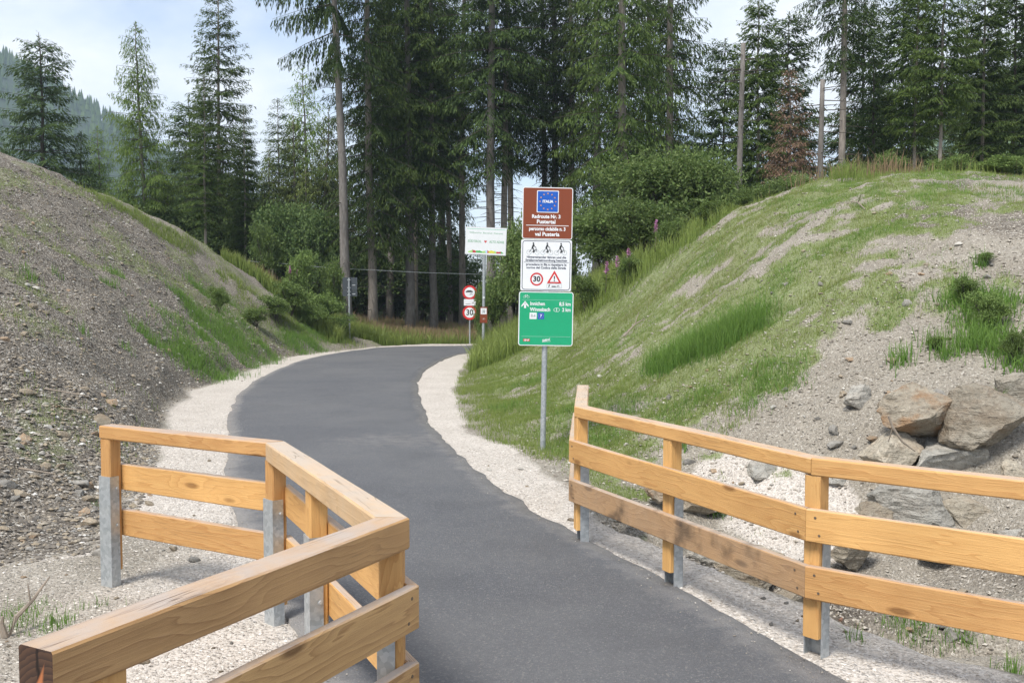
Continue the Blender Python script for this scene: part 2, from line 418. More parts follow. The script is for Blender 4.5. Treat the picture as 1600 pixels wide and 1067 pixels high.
M = dict(
    ground=mat_ground(), asphalt=mat_asphalt(), zinc=mat_zinc(),
    wood=mat_wood('larch_timber', (.62, .355, .135), (.45, .215, .070)),
    wood_pale=mat_wood('larch_timber_weathered', (.58, .37, .19), (.38, .21, .09), grey=.45),
    wood_near=mat_wood('larch_timber_greyed', (.56, .335, .145), (.29, .145, .055), grey=.04),
    wood_stain=mat_wood('larch_timber_stained', (.48, .285, .135), (.30, .155, .062), grey=.3, stain=.7),
    wood_end=mat_end(),
    rock_rust=mat_rock('rock_rusty', (.31, .265, .205), (.46, .41, .33), .7),
    rock_tan=mat_rock('rock_tan', (.37, .325, .255), (.52, .47, .385), .2),
    rock_grey=mat_rock('rock_grey', (.31, .30, .27), (.48, .46, .415), .08),
    rock_pale=mat_rock('rock_pale', (.42, .38, .31), (.56, .52, .44), .1),
    stone_grey=mat_rock('stone_grey', (.17, .163, .15), (.31, .297, .27), .05, .006), stone_tan=mat_rock('stone_tan', (.22, .19, .145), (.36, .315, .245), .25, .006),
    stone_pale=mat_rock('stone_pale', (.34, .325, .295), (.50, .48, .44), .05, .006), stone_rust=mat_rock('stone_rusty', (.26, .20, .145), (.38, .31, .23), .6, .006),
    spruce=mat_leaf('spruce_needles', (.034, .068, .016), (.092, .145, .034), (.155, .20, .050), .33),
    spruce_blue=mat_leaf('spruce_needles_dark', (.024, .050, .015), (.064, .105, .029), (.11, .152, .043), .33),
    spruce_yellow=mat_leaf('spruce_needles_yellow_green', (.075, .115, .030), (.150, .19, .055), (.21, .24, .075)),
    larch=mat_leaf('larch_needles', (.11, .19, .035), (.21, .31, .065), (.28, .36, .10), .4),
    dead=mat_leaf('dead_needles', (.15, .095, .065), (.26, .17, .115), (.30, .20, .14)),
    shrub=mat_leaf('shrub_leaves', (.085, .15, .040), (.19, .27, .080), (.31, .37, .16), .42),
    shrub_dark=mat_leaf('shrub_leaves_dark', (.050, .095, .032), (.120, .18, .058), (.18, .235, .09), .35),
    shrub_light=mat_leaf('shrub_leaves_light', (.085, .14, .035), (.165, .24, .065), (.25, .32, .12), .35),
    grass=mat_leaf('grass_blades', (.13, .20, .040), (.22, .295, .070), (.32, .36, .12), .35, .05),
    grass_dry=mat_leaf('grass_blades_dry', (.16, .20, .055), (.26, .29, .095), (.34, .32, .15), .3, .05),
    tuft=mat_leaf('tall_grass_blades', (.085, .19, .034), (.155, .28, .055), (.24, .35, .09), .35, .05),
    seed=mat_leaf('grass_seed_heads', (.22, .17, .085), (.33, .24, .14), (.38, .26, .18), .3, .05),
    pink=mat_leaf('fireweed_flowers', (.50, .17, .40), (.65, .30, .55), (.7, .4, .62), .3, .05),
    bark=mat_bark('spruce_bark', (.135, .122, .11), (.235, .217, .20)),
    bark_pale=mat_bark('spruce_bark_pale', (.19, .165, .142), (.33, .292, .255)),
    bark_dark=mat_bark('spruce_bark_dark', (.055, .047, .040), (.11, .095, .08)),
    brown=mat_plain('sign_brown', (.22, .050, .018), .4, dirt=.05), white=mat_plain('sign_white', (.78, .80, .82), .4, dirt=.05),
    green=mat_plain('sign_green', (.012, .36, .17), .4, dirt=.05), blue=mat_plain('sign_blue', (.01, .10, .48), .4, dirt=.05),
    red=mat_plain('sign_red', (.58, .03, .03), .4, dirt=.05), black=mat_plain('sign_black', (.02, .022, .025), .5),
    navy=mat_plain('sign_ink', (.04, .05, .09), .5), star=mat_plain('star_ochre', (.62, .30, .10), .5),
    alu=mat_plain('aluminium', (.55, .57, .58), .45, .3), back=mat_plain('sign_back_grey', (.055, .065, .075), .5),
    mint=mat_plain('sign_mint_line', (.30, .62, .48), .5), textgreen=mat_plain('sign_pale_green_print', (.30, .50, .36), .5),
    yellow=mat_plain('sign_yellow', (.75, .70, .08), .5), lime=mat_plain('sign_lime', (.40, .68, .20), .5), leafgreen=mat_plain('sign_leaf_green', (.10, .45, .12), .5),
    skyblue=mat_plain('sign_sky_blue', (.45, .68, .85), .5), maroon=mat_plain('sign_maroon', (.45, .05, .08), .5), greyprint=mat_plain('sign_grey_print', (.42, .47, .47), .5),
    screw=mat_plain('dull_screw_head', (.16, .12, .085), .6, .3), twig=mat_plain('dead_twig', (.30, .25, .20), .9, dirt=.4), cable=mat_plain('cable_grey', (.25, .28, .29), .5),
)

# ------------------------------------------------------------------ layout of path and verge
def poly_z(lst): return np.array([atz(px, py)[:2] for px, py in lst])
PATH_L = np.vstack([[[-3.4, -6], [-2.4, 0.5], [-1.35, 2.5], [-0.62, 3.7], [-0.95, 4.6]],
                    poly_z([(464, 1000), (432, 920), (378, 845), (358, 790), (355, 735), (355, 690), (358, 650), (370, 618), (400, 594), (440, 574), (490, 558), (540, 549.5)]),
                    poly_z([(590, 543.5), (640, 541.2), (705, 541)]), [[7, 38.5]]])
PATH_R = np.vstack([[[5.2, -6], [4.4, 0.5], [2.9, 2.6], [2.1, 3.8], [1.62, 4.65]],
                    poly_z([(1190, 992), (1080, 930), (950, 860), (830, 797), (760, 752), (706, 705), (680, 672), (664, 645), (654, 618), (652, 597), (662, 580), (690, 563)]),
                    poly_z([(712, 555), (745, 549.5), (800, 547)]), [[7, 35.6]]])
OUT_R = np.vstack([[[9, -6], [7, 1.5], [4.2, 3.2], [3.2, 4.3]],
                   poly_z([(1420, 1030), (1300, 975), (1220, 938), (1060, 872), (930, 814), (884, 775), (838, 726), (800, 702), (760, 690), (724, 668), (710, 640), (706, 615), (712, 590), (724, 569)]),
                   poly_z([(736, 559), (756, 553), (802, 549.5)]), [[7, 34.9]]])
OUT_L = np.vstack([[[-14, -6], [-10, 3.0], [-6.5, 5.6]],
                   poly_z([(0, 886), (80, 874), (150, 860), (205, 815), (235, 765), (252, 700), (272, 645), (300, 613), (340, 597), (400, 576), (450, 559), (520, 549)]),
                   poly_z([(565, 544.8), (600, 540.2), (660, 537.5), (712, 537.5)])[:3], [[7, 39.4]]])
CORR = np.vstack([OUT_R, OUT_L[::-1]])

def seg_dist(P, line, closed=False):
    A = line; B = np.roll(line, -1, 0)
    if not closed: A, B = line[:-1], line[1:]
    d = np.full(len(P), 1e9)
    for a, b in zip(A, B):
        ab = b - a; t = np.clip(((P - a) @ ab) / (ab @ ab + 1e-9), 0, 1)
        d = np.minimum(d, np.hypot(*(P - a - t[:, None] * ab).T))
    return d
def inside(P, poly):
    x, y = P[:, 0], P[:, 1]; c = np.zeros(len(P), bool); j = len(poly) - 1
    for i in range(len(poly)):
        xi, yi = poly[i]; xj, yj = poly[j]
        if yi != yj:
            c ^= ((yi > y) != (yj > y)) & (x < (xj - xi) * (y - yi) / (yj - yi) + xi)
        j = i
    return c

# ------------------------------------------------------------------ terrain heights
CTRL = []
def ctl(px, lst):
    for py, Y in lst: CTRL.append(at(px, py, Y))
ctl(-250, [(880, 6.2), (700, 7.6), (500, 10.5), (350, 15.5), (200, 23)])
ctl(0, [(800, 7.5), (700, 8.9), (560, 11.6), (460, 14.6), (350, 20), (300, 23.6), (243, 28.5)])
ctl(75, [(780, 8.3), (620, 11.2), (470, 16.6), (360, 23.0), (268, 30)])
ctl(150, [(760, 9.2), (650, 11.6), (550, 15.0), (450, 19.6), (370, 25), (303, 31)])
ctl(250, [(650, 13.4), (560, 18), (480, 23), (400, 28.5), (345, 32.5)])
ctl(350, [(560, 22.5), (500, 27), (440, 31.5), (408, 34)])
ctl(435, [(540, 29.5), (500, 32), (467, 34.5)])
ctl(500, [(532, 33), (508, 35.5)])
ctl(545, [(528, 35.5)])
CTRL += [np.array(p, float) for p in [(-17, 34, 5.2), (-14, 38, 4.2), (-11, 41, 2.2), (-8.5, 41, .9), (-6, 44, .1), (-25, 30, 6.4), (-30, 20, 7), (-20, 18, 6.6), (-16, 44, 2.5), (-28, 42, 3.5), (-26, 52, 1), (-10, 52, 0), (0, 48, 0), (8, 50, .3), (20, 52, .6)]]
ctl(1000, [(790, 9.3), (720, 11.1), (640, 12.8), (560, 15.2), (480, 19.2), (415, 23.5)])
ctl(850, [(690, 12.5), (620, 16.2), (560, 21), (505, 27)])
ctl(780, [(612, 18.2), (565, 24), (535, 28.5)])
ctl(1150, [(840, 9.1), (760, 10.0), (680, 10.9), (600, 12.1), (500, 14.1), (400, 17.2), (332, 20.4)])
ctl(1300, [(880, 8.6), (800, 9.3), (700, 10.0), (600, 10.9), (500, 12.3), (400, 14.4), (330, 16.5), (293, 19)])
ctl(1430, [(920, 7.9), (820, 8.9), (740, 9.3), (650, 9.75), (600, 10.2), (500, 11.5), (400, 13.3), (320, 15.5), (279, 18.4)])
ctl(1560, [(940, 7.3), (820, 8.5), (700, 9.1), (600, 9.8), (500, 10.9), (400, 12.6), (320, 15), (277, 18)])
ctl(1760, [(930, 7.0), (800, 8.0), (600, 9.4), (400, 12.0), (277, 17.5)])
ctl(1150, [(893, 8.1), (862, 8.7)]); ctl(1060, [(862, 8.2), (835, 8.9)]); ctl(1230, [(930, 7.3), (890, 8.1)])
CTRL += [np.array(p, float) for p in [(1.55, 7.3, -.6), (2.0, 6.8, -.6), (1.15, 8.0, -.5)]]
ctl(1500, [(1010, 6.3)]); ctl(1400, [(1035, 5.7)]); ctl(1650, [(1030, 5.9)])
CTRL += [np.array(p, float) for p in [(3, 28, 2.3), (6, 26, 3.1), (10, 25, 3.7), (15, 25, 3.7), (20, 22, 3.9), (5, 33, 1.3), (12, 33, 2.3), (20, 33, 2.5), (10, 42, .8), (24, 42, 1.2), (28, 20, 4), (28, 8, 1.5), (12, 3, -.2), (20, 1, 0), (5, 3, -.1), (9, 9.8, 1.7)]]
for line in (OUT_R[3:-2], OUT_L[1:-3]):
    for p in line[::1]: CTRL.append(np.array([p[0], p[1], 0.0]))
CTRL = np.array(CTRL)
def tps_fit(P, z, lam=.04):
    n = len(P); d = np.hypot(P[:, None, 0] - P[None, :, 0], P[:, None, 1] - P[None, :, 1])
    K = np.where(d > 0, d * d * np.log(d + 1e-9), 0) + lam * np.eye(n)
    Q = np.c_[np.ones(n), P]; A = np.zeros((n + 3, n + 3)); A[:n, :n] = K; A[:n, n:] = Q; A[n:, :n] = Q.T
    return np.linalg.solve(A, np.r_[z, 0, 0, 0])
TPW = tps_fit(CTRL[:, :2], CTRL[:, 2])
def tps(P):
    out = np.empty(len(P))
    for i in range(0, len(P), 20000):
        Q = P[i:i + 20000]; d2 = (Q[:, None, 0] - CTRL[None, :, 0]) ** 2 + (Q[:, None, 1] - CTRL[None, :, 1]) ** 2
        out[i:i + 20000] = (.5 * d2 * np.log(d2 + 1e-12)) @ TPW[:-3] + TPW[-3] + Q @ TPW[-2:]
    return out

def corridor(P):                    # distance outside path + verge (0 inside)
    return np.where(inside(P, CORR), -1, 1) * seg_dist(P, CORR, True)
def height(P, full=False):
    P = np.asarray(P, float).reshape(-1, 2); x, y = P.T
    cd = corridor(P) + (fbm(x * 1.7, y * 1.7, 5, 3) - .5) * .35
    out = smooth(0.0, .5, cd)
    far = smooth(0, 14, np.maximum(np.maximum(np.abs(x) - 30, y - 54), -y - 1))
    z = np.clip(tps(P), -.7, 8) * (1 - far)
    rough = smooth(.05, 1.2, cd) * (1 - smooth(40, 60, y))
    z = z * out + rough * ((fbm(x * .9, y * .9, 21, 4) - .5) * np.where(x < -2, .46, .34) + (fbm(x * 4.2, y * 4.2, 31, 3) - .5) * np.where(x < -2, .17, .10) + (np.abs(fbm(x * 11, y * 11, 41, 2) - .5)) * .07)
    z = z + (1 - rough) * (fbm(x * 2.5, y * 2.5, 51, 3) - .5) * .03 * (y < 60)
    tr = seg_dist(P, np.array([(.95, 8.5), (1.3, 7.75), (1.9, 7.0), (2.6, 6.6), (3.4, 6.5)]))
    z = z - out * .42 * smooth(.75, .1, tr)
    d_path = seg_dist(P, np.vstack([PATH_L, PATH_R[::-1]]), True); ins = inside(P, np.vstack([PATH_L, PATH_R[::-1]]))
    z = np.where(ins, -.06 * smooth(0, .15, d_path) - .005, z - .006)
    return (z, cd, ins) if full else z

def hit(px, py, y0=4.6, y1=60):     # where the line of sight meets the ground
    a, b, c = ray(px, py)
    for n, lim in ((90, None), (40, 1)):
        Y = np.linspace(y0, y1, n) if lim else y0 * (y1 / y0) ** np.linspace(0, 1, n)
        h = height(np.c_[a / b * Y, Y]); k = np.where(h >= EYE + c / b * Y)[0]
        i = k[0] if len(k) else n - 1
        y0, y1 = Y[max(0, i - 1)], Y[i]
    return np.array([a / b * Y[i], Y[i], h[i]])

# tensor grid, finer where the path and banks are
def axis(parts):
    a = []
    for s, e, n in parts: a.append(np.linspace(s, e, n, endpoint=False))
    return np.concatenate(a + [[parts[-1][1]]])
gx = axis([(-1100, -400, 6), (-400, -60, 14), (-60, -18, 42), (-18, -9, 75), (-9, 10, 230), (10, 18, 60), (18, 60, 40), (60, 400, 14), (400, 1100, 6)])
gy = axis([(-400, -20, 8), (-20, 2, 18), (2, 4.4, 12), (4.4, 16, 150), (16, 26, 90), (26, 42, 90), (42, 70, 40), (70, 400, 20), (400, 1430, 9)])
X, Y = np.meshgrid(gx, gy); GP = np.c_[X.ravel(), Y.ravel()]
GZ, GCD, GIN = height(GP, True)
nx, ny = len(gx), len(gy)
xx, yy = GP.T
mound_left = xx < np.interp(yy, [-6, 5, 40, 60], [0, 0, -5, -5])
def green_density(P):
    x, y = P.T
    left = x < np.interp(y, [-6, 5, 40, 60], [0, 0, -4, -4])
    g_r = smooth(.45, .58, .45 * fbm(x * .7, y * .7, 71, 3) + .55 * fbm(x * 3.1, y * 4.2, 73, 4) + .06 + .10 * smooth(3.5, 0.5, x - .12 * y) - .34 * smooth(12.1, 10.9, y + .12 * (x - 3)) * smooth(.9, 1.8, x) - .12 * smooth(5.0, 6.5, x) * (1 - smooth(12.5, 15, y)))
    g_l = smooth(.52, .72, fbm(x * .6 + 9, y * .6, 81, 4) + .14 * smooth(18, 30, y)) * .6
    return np.where(left, g_l, g_r)
green = green_density(GP) * smooth(.15, .8, GCD) * (yy < 46)
green = np.maximum(green, smooth(33, 38, yy) * (GCD > 0) * .8 * smooth(.35, .6, fbm(xx * .8, yy * .8, 140, 3)))
gravel = 1 - smooth(-.15, .25, GCD)
# pale gravel fan spilling behind the right fence, grey gravel on top of the right bank
for (px, py, r) in [(1180, 760, .75), (1230, 800, .7), (1130, 725, .55), (1260, 840, .6), (1350, 1010, .9)]:
    c = hit(px, py)
    gravel = np.maximum(gravel, smooth(r, r * .5, np.hypot(xx - c[0], yy - c[1]) + (fbm(xx * 2, yy * 2, 91, 3) - .5) * .6) * .95)
gt = hit(1585, 300, 12); gt_d = np.hypot(xx - gt[0] - .9, (yy - gt[1]) * .6)
green = green * smooth(1.0, 2.0, gt_d)
dark = np.where(mound_left, 1.0, .12 + .55 * smooth(.5, .75, fbm(xx * .5, yy * .5, 95, 3))) * smooth(0, .3, GCD)
dark = np.where(mound_left, dark * (1 - .5 * smooth(24, 34, yy)), dark)
gul = hit(1200, 900); dark = np.maximum(dark, .8 * smooth(1.6, .6, np.hypot(xx - gul[0], yy - gul[1])))
# lower left: dusty gravel flat, half soil
flat_l = (xx < -1.2) & (yy < 8) & (GCD < 0)
gravel = np.where(flat_l, gravel * (.30 + .5 * smooth(-3.0, -1.3, xx) + .4 * (fbm(xx * 1.5, yy * 1.5, 98, 3) - .5)), gravel)
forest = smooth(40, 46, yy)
idx = np.arange(nx * ny).reshape(ny, nx)
quads = np.stack([idx[:-1, :-1], idx[:-1, 1:], idx[1:, 1:], idx[1:, :-1]], -1).reshape(-1, 4)
fc = GP[quads].mean(1); fcd = GCD[quads].mean(1)
near = (fc[:, 1] < 46) & (fc[:, 1] > 2) & (np.abs(fc[:, 0]) < 34)
is_verge = (fcd < 0) & (fc[:, 1] < 46) & (np.abs(fc[:, 0]) < 16) & (fc[:, 1] > -7)
fl = fc[:, 0] < np.interp(fc[:, 1], [-6, 5, 40, 60], [0, 0, -5, -5])
region = np.where(is_verge, 1, np.where(near & fl, 2, np.where(near & (fc[:, 0] > -.5), 3, 0)))
NAMES = {0: 'ground', 1: 'gravel_verge', 2: 'bank_left', 3: 'bank_right'}
STRUCT = {}
for r, nm in NAMES.items():
    q = quads[region == r]; used, inv = np.unique(q, return_inverse=True)
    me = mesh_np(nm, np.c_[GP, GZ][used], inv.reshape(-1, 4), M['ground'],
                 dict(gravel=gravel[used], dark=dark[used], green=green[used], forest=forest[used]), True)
    STRUCT[nm] = tag(link(nm, me), kind='structure')

# asphalt path, ragged edges, resting on its bed
def resample(L, n):
    d = np.r_[0, np.cumsum(np.hypot(*np.diff(L, axis=0).T))]; t = np.linspace(0, d[-1], n)
    k = 3; S = np.c_[np.interp(t, d, L[:, 0]), np.interp(t, d, L[:, 1])]
    for _ in range(10): S[1:-1] = (S[:-2] + 2 * S[1:-1] + S[2:]) / 4
    return S
N = 1500
def pair(L, R):                     # keep the two edges abreast: same share of each hand-laid stretch
    tl = np.linspace(0, len(L) - 1, N); 
    f = lambda A: np.c_[np.interp(tl, np.arange(len(A)), A[:, 0]), np.interp(tl, np.arange(len(A)), A[:, 1])]
    A, B = f(L), f(R)
    for _ in range(500):
        A[1:-1] = (A[:-2] + 2 * A[1:-1] + A[2:]) / 4; B[1:-1] = (B[:-2] + 2 * B[1:-1] + B[2:]) / 4
    return A, B
PL, PR = pair(PATH_L, PATH_R)
W = 15
rag = lambda A, s: ((fbm(A[:, 0] * 1.6, A[:, 1] * 1.6, s, 4) - .5) * .17)[:, None]
dirn = (PR - PL) / np.linalg.norm(PR - PL, axis=1)[:, None]
PLr, PRr = PL + dirn * rag(PL, 201), PR + dirn * rag(PR, 211)
pv, dust = [], []
cen = [(640, 690, .9), (600, 640, .5), (330, 800, .4)]
cw = [atz(a, b)[:2] for a, b, _ in cen]
for k in range(W + 3):
    if k == 0: P, z = PLr - dirn * .012, -.05
    elif k == W + 2: P, z = PRr + dirn * .012, -.05
    else:
        s = (k - 1) / W; P = PLr * (1 - s) + PRr * s; z = .012 + .022 * math.sin(math.pi * s) ** .5
    e = np.minimum(np.linalg.norm(P - PLr, axis=1), np.linalg.norm(P - PRr, axis=1))
    d = .75 * smooth(.38, .0, e)
    for c, (a, b, w) in zip(cw, cen): d = np.maximum(d, .42 * w * smooth(2.0, .2, np.hypot((P[:, 0] - c[0]) * .8, (P[:, 1] - c[1]) * 1.4)))
    d = np.maximum(d, .2 * smooth(7.5, 5, P[:, 1]) * smooth(1.3, .2, e))
    pv.append(np.c_[P, np.full(N, z) + (fbm(P[:, 0], P[:, 1], 220, 2) - .5) * .012]); dust.append(d)
pv = np.stack(pv, 1).reshape(-1, 3); dust = np.stack(dust, 1).ravel()
ii = np.arange(N * (W + 3)).reshape(N, W + 3)
pq = np.stack([ii[:-1, :-1], ii[:-1, 1:], ii[1:, 1:], ii[1:, :-1]], -1).reshape(-1, 4)
tag(link('path', mesh_np('path', pv, pq, M['asphalt'], dict(dust=dust), True)), kind='structure')

# ------------------------------------------------------------------ far hills with their woods
def far_hill(name, prof, Y, depth, seed, meadow):
    px = np.array([p[0] for p in prof], float); py = np.array([p[1] for p in prof], float)
    u = np.linspace(px[0], px[-1], 90); H = np.array([at(a, b, Y)[2] for a, b in zip(u, np.interp(u, px, py))]); Xw = np.array([at(a, 400, Y)[0] for a in u])
    rows = np.linspace(0, 1, 26); V = []
    for s in rows:
        prof_s = np.sin(min(1, s / .72) * math.pi / 2) if s <= .72 else 1 - .5 * (s - .72)
        yy_ = Y - depth * .72 + depth * s
        h = H * prof_s * (1 + .10 * (fbm(Xw * .006, np.full_like(Xw, s * 5), seed, 4) - .5) * (s < .71)) - 2
        V.append(np.c_[Xw * (yy_ / Y) ** .3, np.full_like(Xw, yy_), h])
    V = np.array(V); n = len(u); ix = np.arange(26 * n).reshape(26, n)
    q = np.stack([ix[:-1, :-1], ix[:-1, 1:], ix[1:, 1:], ix[1:, :-1]], -1).reshape(-1, 4)
    t = NT(name + '_cover'); o = t.n('TexCoord').outputs['Object']
    f = t.noise(o, .006, 5, .6)
    c = t.mix((.03, .05, .02), (.11, .17, .05) if meadow else (.03, .05, .022), t.ramp(f, [(.42, 0.), (.48, 1.)]))
    t.color(c)
    tag(link(name, mesh_np(name, V.reshape(-1, 3), q, t.m, None, True)), kind='structure')
    return V
hl = far_hill('hill_left', [(-900, 60), (-300, 60), (0, 97), (60, 128), (120, 165), (180, 198), (250, 244), (330, 285), (420, 330), (560, 400), (640, 452)], 700, 400, 300, False)
hr = far_hill('hill_right', [(1060, 452), (1200, 380), (1330, 290), (1450, 215), (1560, 140), (1650, 95), (1900, 60), (2400, 60)], 600, 340, 320, True)

def cone_wood(name, V, n, hmin, hmax, seed, label, keep=None):
    rg = np.random.default_rng(seed)
    r = rg.uniform(0, 24.9, n); c = rg.uniform(0, V.shape[1] - 1.01, n)
    r = np.where(rg.random(n) < .35, rg.uniform(16, 19, n), r)
    i, j = r.astype(int), c.astype(int); fr, fc_ = (r - i)[:, None], (c - j)[:, None]
    P = (V[i, j] * (1 - fc_) + V[i, j + 1] * fc_) * (1 - fr) + (V[i + 1, j] * (1 - fc_) + V[i + 1, j + 1] * fc_) * fr
    if keep is not None: P = P[keep(P)]
    n = len(P); h = rg.uniform(hmin, hmax, n); R = h * rg.uniform(.14, .2, n)
    vs, fs, k = [], [], 0
    m = 6
    for lev, (z0, rr) in enumerate([(.0, 1.0), (.33, .72), (.62, .42)]):
        a = rg.uniform(0, 6.28, n)[:, None] + np.arange(m) * 2 * math.pi / m
        jit = rg.uniform(.7, 1.3, (n, m))
        ring = np.stack([P[:, None, 0] + np.cos(a) * R[:, None] * rr * jit, P[:, None, 1] + np.sin(a) * R[:, None] * rr * jit, P[:, None, 2] + h[:, None] * (z0 + rg.uniform(-.04, .04, (n, m)))], -1)
        tip = P + np.c_[np.zeros(n), np.zeros(n), h * min(1, z0 + .5)]
        vs.append(np.concatenate([ring, tip[:, None]], 1).reshape(-1, 3))
        b = k + np.arange(n)[:, None] * (m + 1); q = np.arange(m)[None]
        fs.append(np.stack([b + q, b + (q + 1) % m, np.broadcast_to(b + m, (n, m))], -1).reshape(-1, 3)); k += n * (m + 1)
    Vv = np.concatenate(vs); 
    me = mesh_np(name, Vv, np.concatenate(fs), M['spruce'], dict(rnd=np.repeat(rg.random(len(Vv) // 7), 7), tip=np.zeros(len(Vv))))
    tag(link(name, me), label, 'forest', kind='stuff')
cone_wood('distant_forest', hl, 5200, 9, 17, 1, 'hazy blue conifer forest covering the far mountain at left')
cone_wood('distant_wood', hr, 2200, 9, 16, 2, 'hazy conifer woods on the far hillside behind the right trees', lambda P: fbm(P[:, 0] * .006, P[:, 1] * .006, 400, 4) > .5)

# ------------------------------------------------------------------ hazy valley air
hz = NT('valley_haze'); hz.t.nodes.remove(hz.p)
pvn = hz.t.nodes.new('ShaderNodeVolumePrincipled'); pvn.inputs['Density'].default_value = .00045; pvn.inputs['Color'].default_value = (.66, .83, 1.0, 1)
hz.l(pvn.outputs[0], hz.out.inputs['Volume'])
mb = MB(); mb.box((0, 520, 99.5), (2300, 1900, 205.0)); tag(mb.build('haze', hz.m), 'pale blue summer haze filling the valley air', 'haze', kind='stuff')

# ------------------------------------------------------------------ timber fences
def beam(name, p0, p1, w, h, mat, parent, e0=0.0, e1=0.0, ext=(0, 0), jit=.0022, end=None):
    """board from p0 to p1 (centre line), w across, h high; e0/e1 slant the ends (mitre)"""
    p0, p1 = Vector(p0), Vector(p1); d = p1 - p0; L = d.length; d.normalize()
    p0 = p0 - d * ext[0]; p1 = p1 + d * ext[1]; L = (p1 - p0).length
    n = max(4, int(L / .09)); c = min(.007, w * .12)
    prof = np.array([(-w / 2 + c, -h / 2), (w / 2 - c, -h / 2), (w / 2, -h / 2 + c), (w / 2, h / 2 - c), (w / 2 - c, h / 2), (-w / 2 + c, h / 2), (-w / 2, h / 2 - c), (-w / 2, -h / 2 + c)])
    xs = np.linspace(0, L, n + 1); V = []
    sd = random.randint(0, 9999)
    for i, x in enumerate(xs):
        t = x / L; sh = (e0 * (1 - t) if t < .5 else e1 * t) if i in (0, n) else 0
        q = np.c_[np.full(8, x) + (e0 if i == 0 else e1 if i == n else 0) * prof[:, 0], prof]
        q[:, 1] += (vnoise(np.full(8, x * 2.2), np.arange(8) * .8, sd) - .5) * jit * 2
        q[:, 2] += (vnoise(np.full(8, x * 2.2), np.arange(8) * .8, sd + 1) - .5) * jit * 2
        V.append(q)
    V = np.concatenate(V); f = []
    for i in range(n):
        for j in range(8):
            a, b = i * 8 + j, i * 8 + (j + 1) % 8; f.append([a, a + 8, b + 8, b])
    caps = np.array([list(range(8)), [n * 8 + k for k in range(7, -1, -1)]])
    me = mesh_np(name, V, [np.array(f), caps], mat)
    if end: me.materials.append(end); me.polygons[len(f)].material_index = 1
    o = link(name, me, parent)
    z = Vector((0, 0, 1)); y = z.cross(d).normalized(); z2 = d.cross(y)
    mtx = Matrix((d, y, z2)).transposed().to_4x4(); mtx.translation = p0 - parent.location
    o.matrix_local = mtx
    return o
def fence_post(parent, xy, nrm, zt, zs, hz=.10, zb=-.15, mat='wood', w=.094, dp=.09):
    """timber post held from behind by a galvanised U channel; nrm points to the path"""
    nrm = Vector((nrm[0], nrm[1], 0)).normalized(); tdir = Vector((-nrm.y, nrm.x, 0))
    c = Vector((xy[0], xy[1], 0)) - nrm * 0
    po = beam('post', c + Vector((0, 0, hz)), c + Vector((0, 0, zt)), .1, .1, M[mat], parent)
    # rebuild as an upright with local x up
    bpy.data.meshes.remove(po.data, do_unlink=True)
    cc = .008; prof = [(-w / 2 + cc, -dp / 2), (w / 2 - cc, -dp / 2), (w / 2, -dp / 2 + cc), (w / 2, dp / 2 - cc), (w / 2 - cc, dp / 2), (-w / 2 + cc, dp / 2), (-w / 2, dp / 2 - cc), (-w / 2, -dp / 2 + cc)]
    H = zt - hz; n = 8; V = np.concatenate([[(x, a, b) for a, b in prof] for x in np.linspace(0, H, n + 1)])
    f = [[i * 8 + j, i * 8 + 8 + j, i * 8 + 8 + (j + 1) % 8, i * 8 + (j + 1) % 8] for i in range(n) for j in range(8)]
    me = mesh_np('post', V, [np.array(f), np.array([list(range(8)), [n * 8 + k for k in range(7, -1, -1)]])], M[mat])
    po = link('post', me, parent)
    mtx = Matrix((Vector((0, 0, 1)), tdir, nrm)).transposed().to_4x4()
    mtx.translation = c + Vector((0, 0, hz)) - parent.location; po.matrix_local = mtx
    mb = MB(); th = .006; W2 = w + 2 * th + .004; fl = .062
    yb = -dp / 2 - th / 2 - .001
    mb.box((0, yb, (zs + zb) / 2), (W2, th, zs - zb))
    for s in (-1, 1):
        mb.box((s * (W2 / 2 - th / 2), yb + th / 2 + fl / 2 + .0005, (zs + zb) / 2), (th, fl, zs - zb - .002))
    o = mb.build('steel_channel', M['zinc'], parent)
    m2 = Matrix((tdir * -1, nrm, Vector((0, 0, 1)))).transposed().to_4x4(); m2.translation = c - parent.location; o.matrix_local = m2
    bolt = MB()
    for zz in (zs - .08, zs - .32):
        for s in (-1, 1): bolt.tube([(s * (W2 / 2 - .001), 0, zz), (s * (W2 / 2 + .008), 0, zz)], .009, 6)
    b = tag(bolt.build('bolt', M['alu'], o), kind='stuff'); b.location = (0, -dp / 2 + .045, 0)
    return po
def unit(a): a = Vector((a[0], a[1], 0)); return a.normalized()
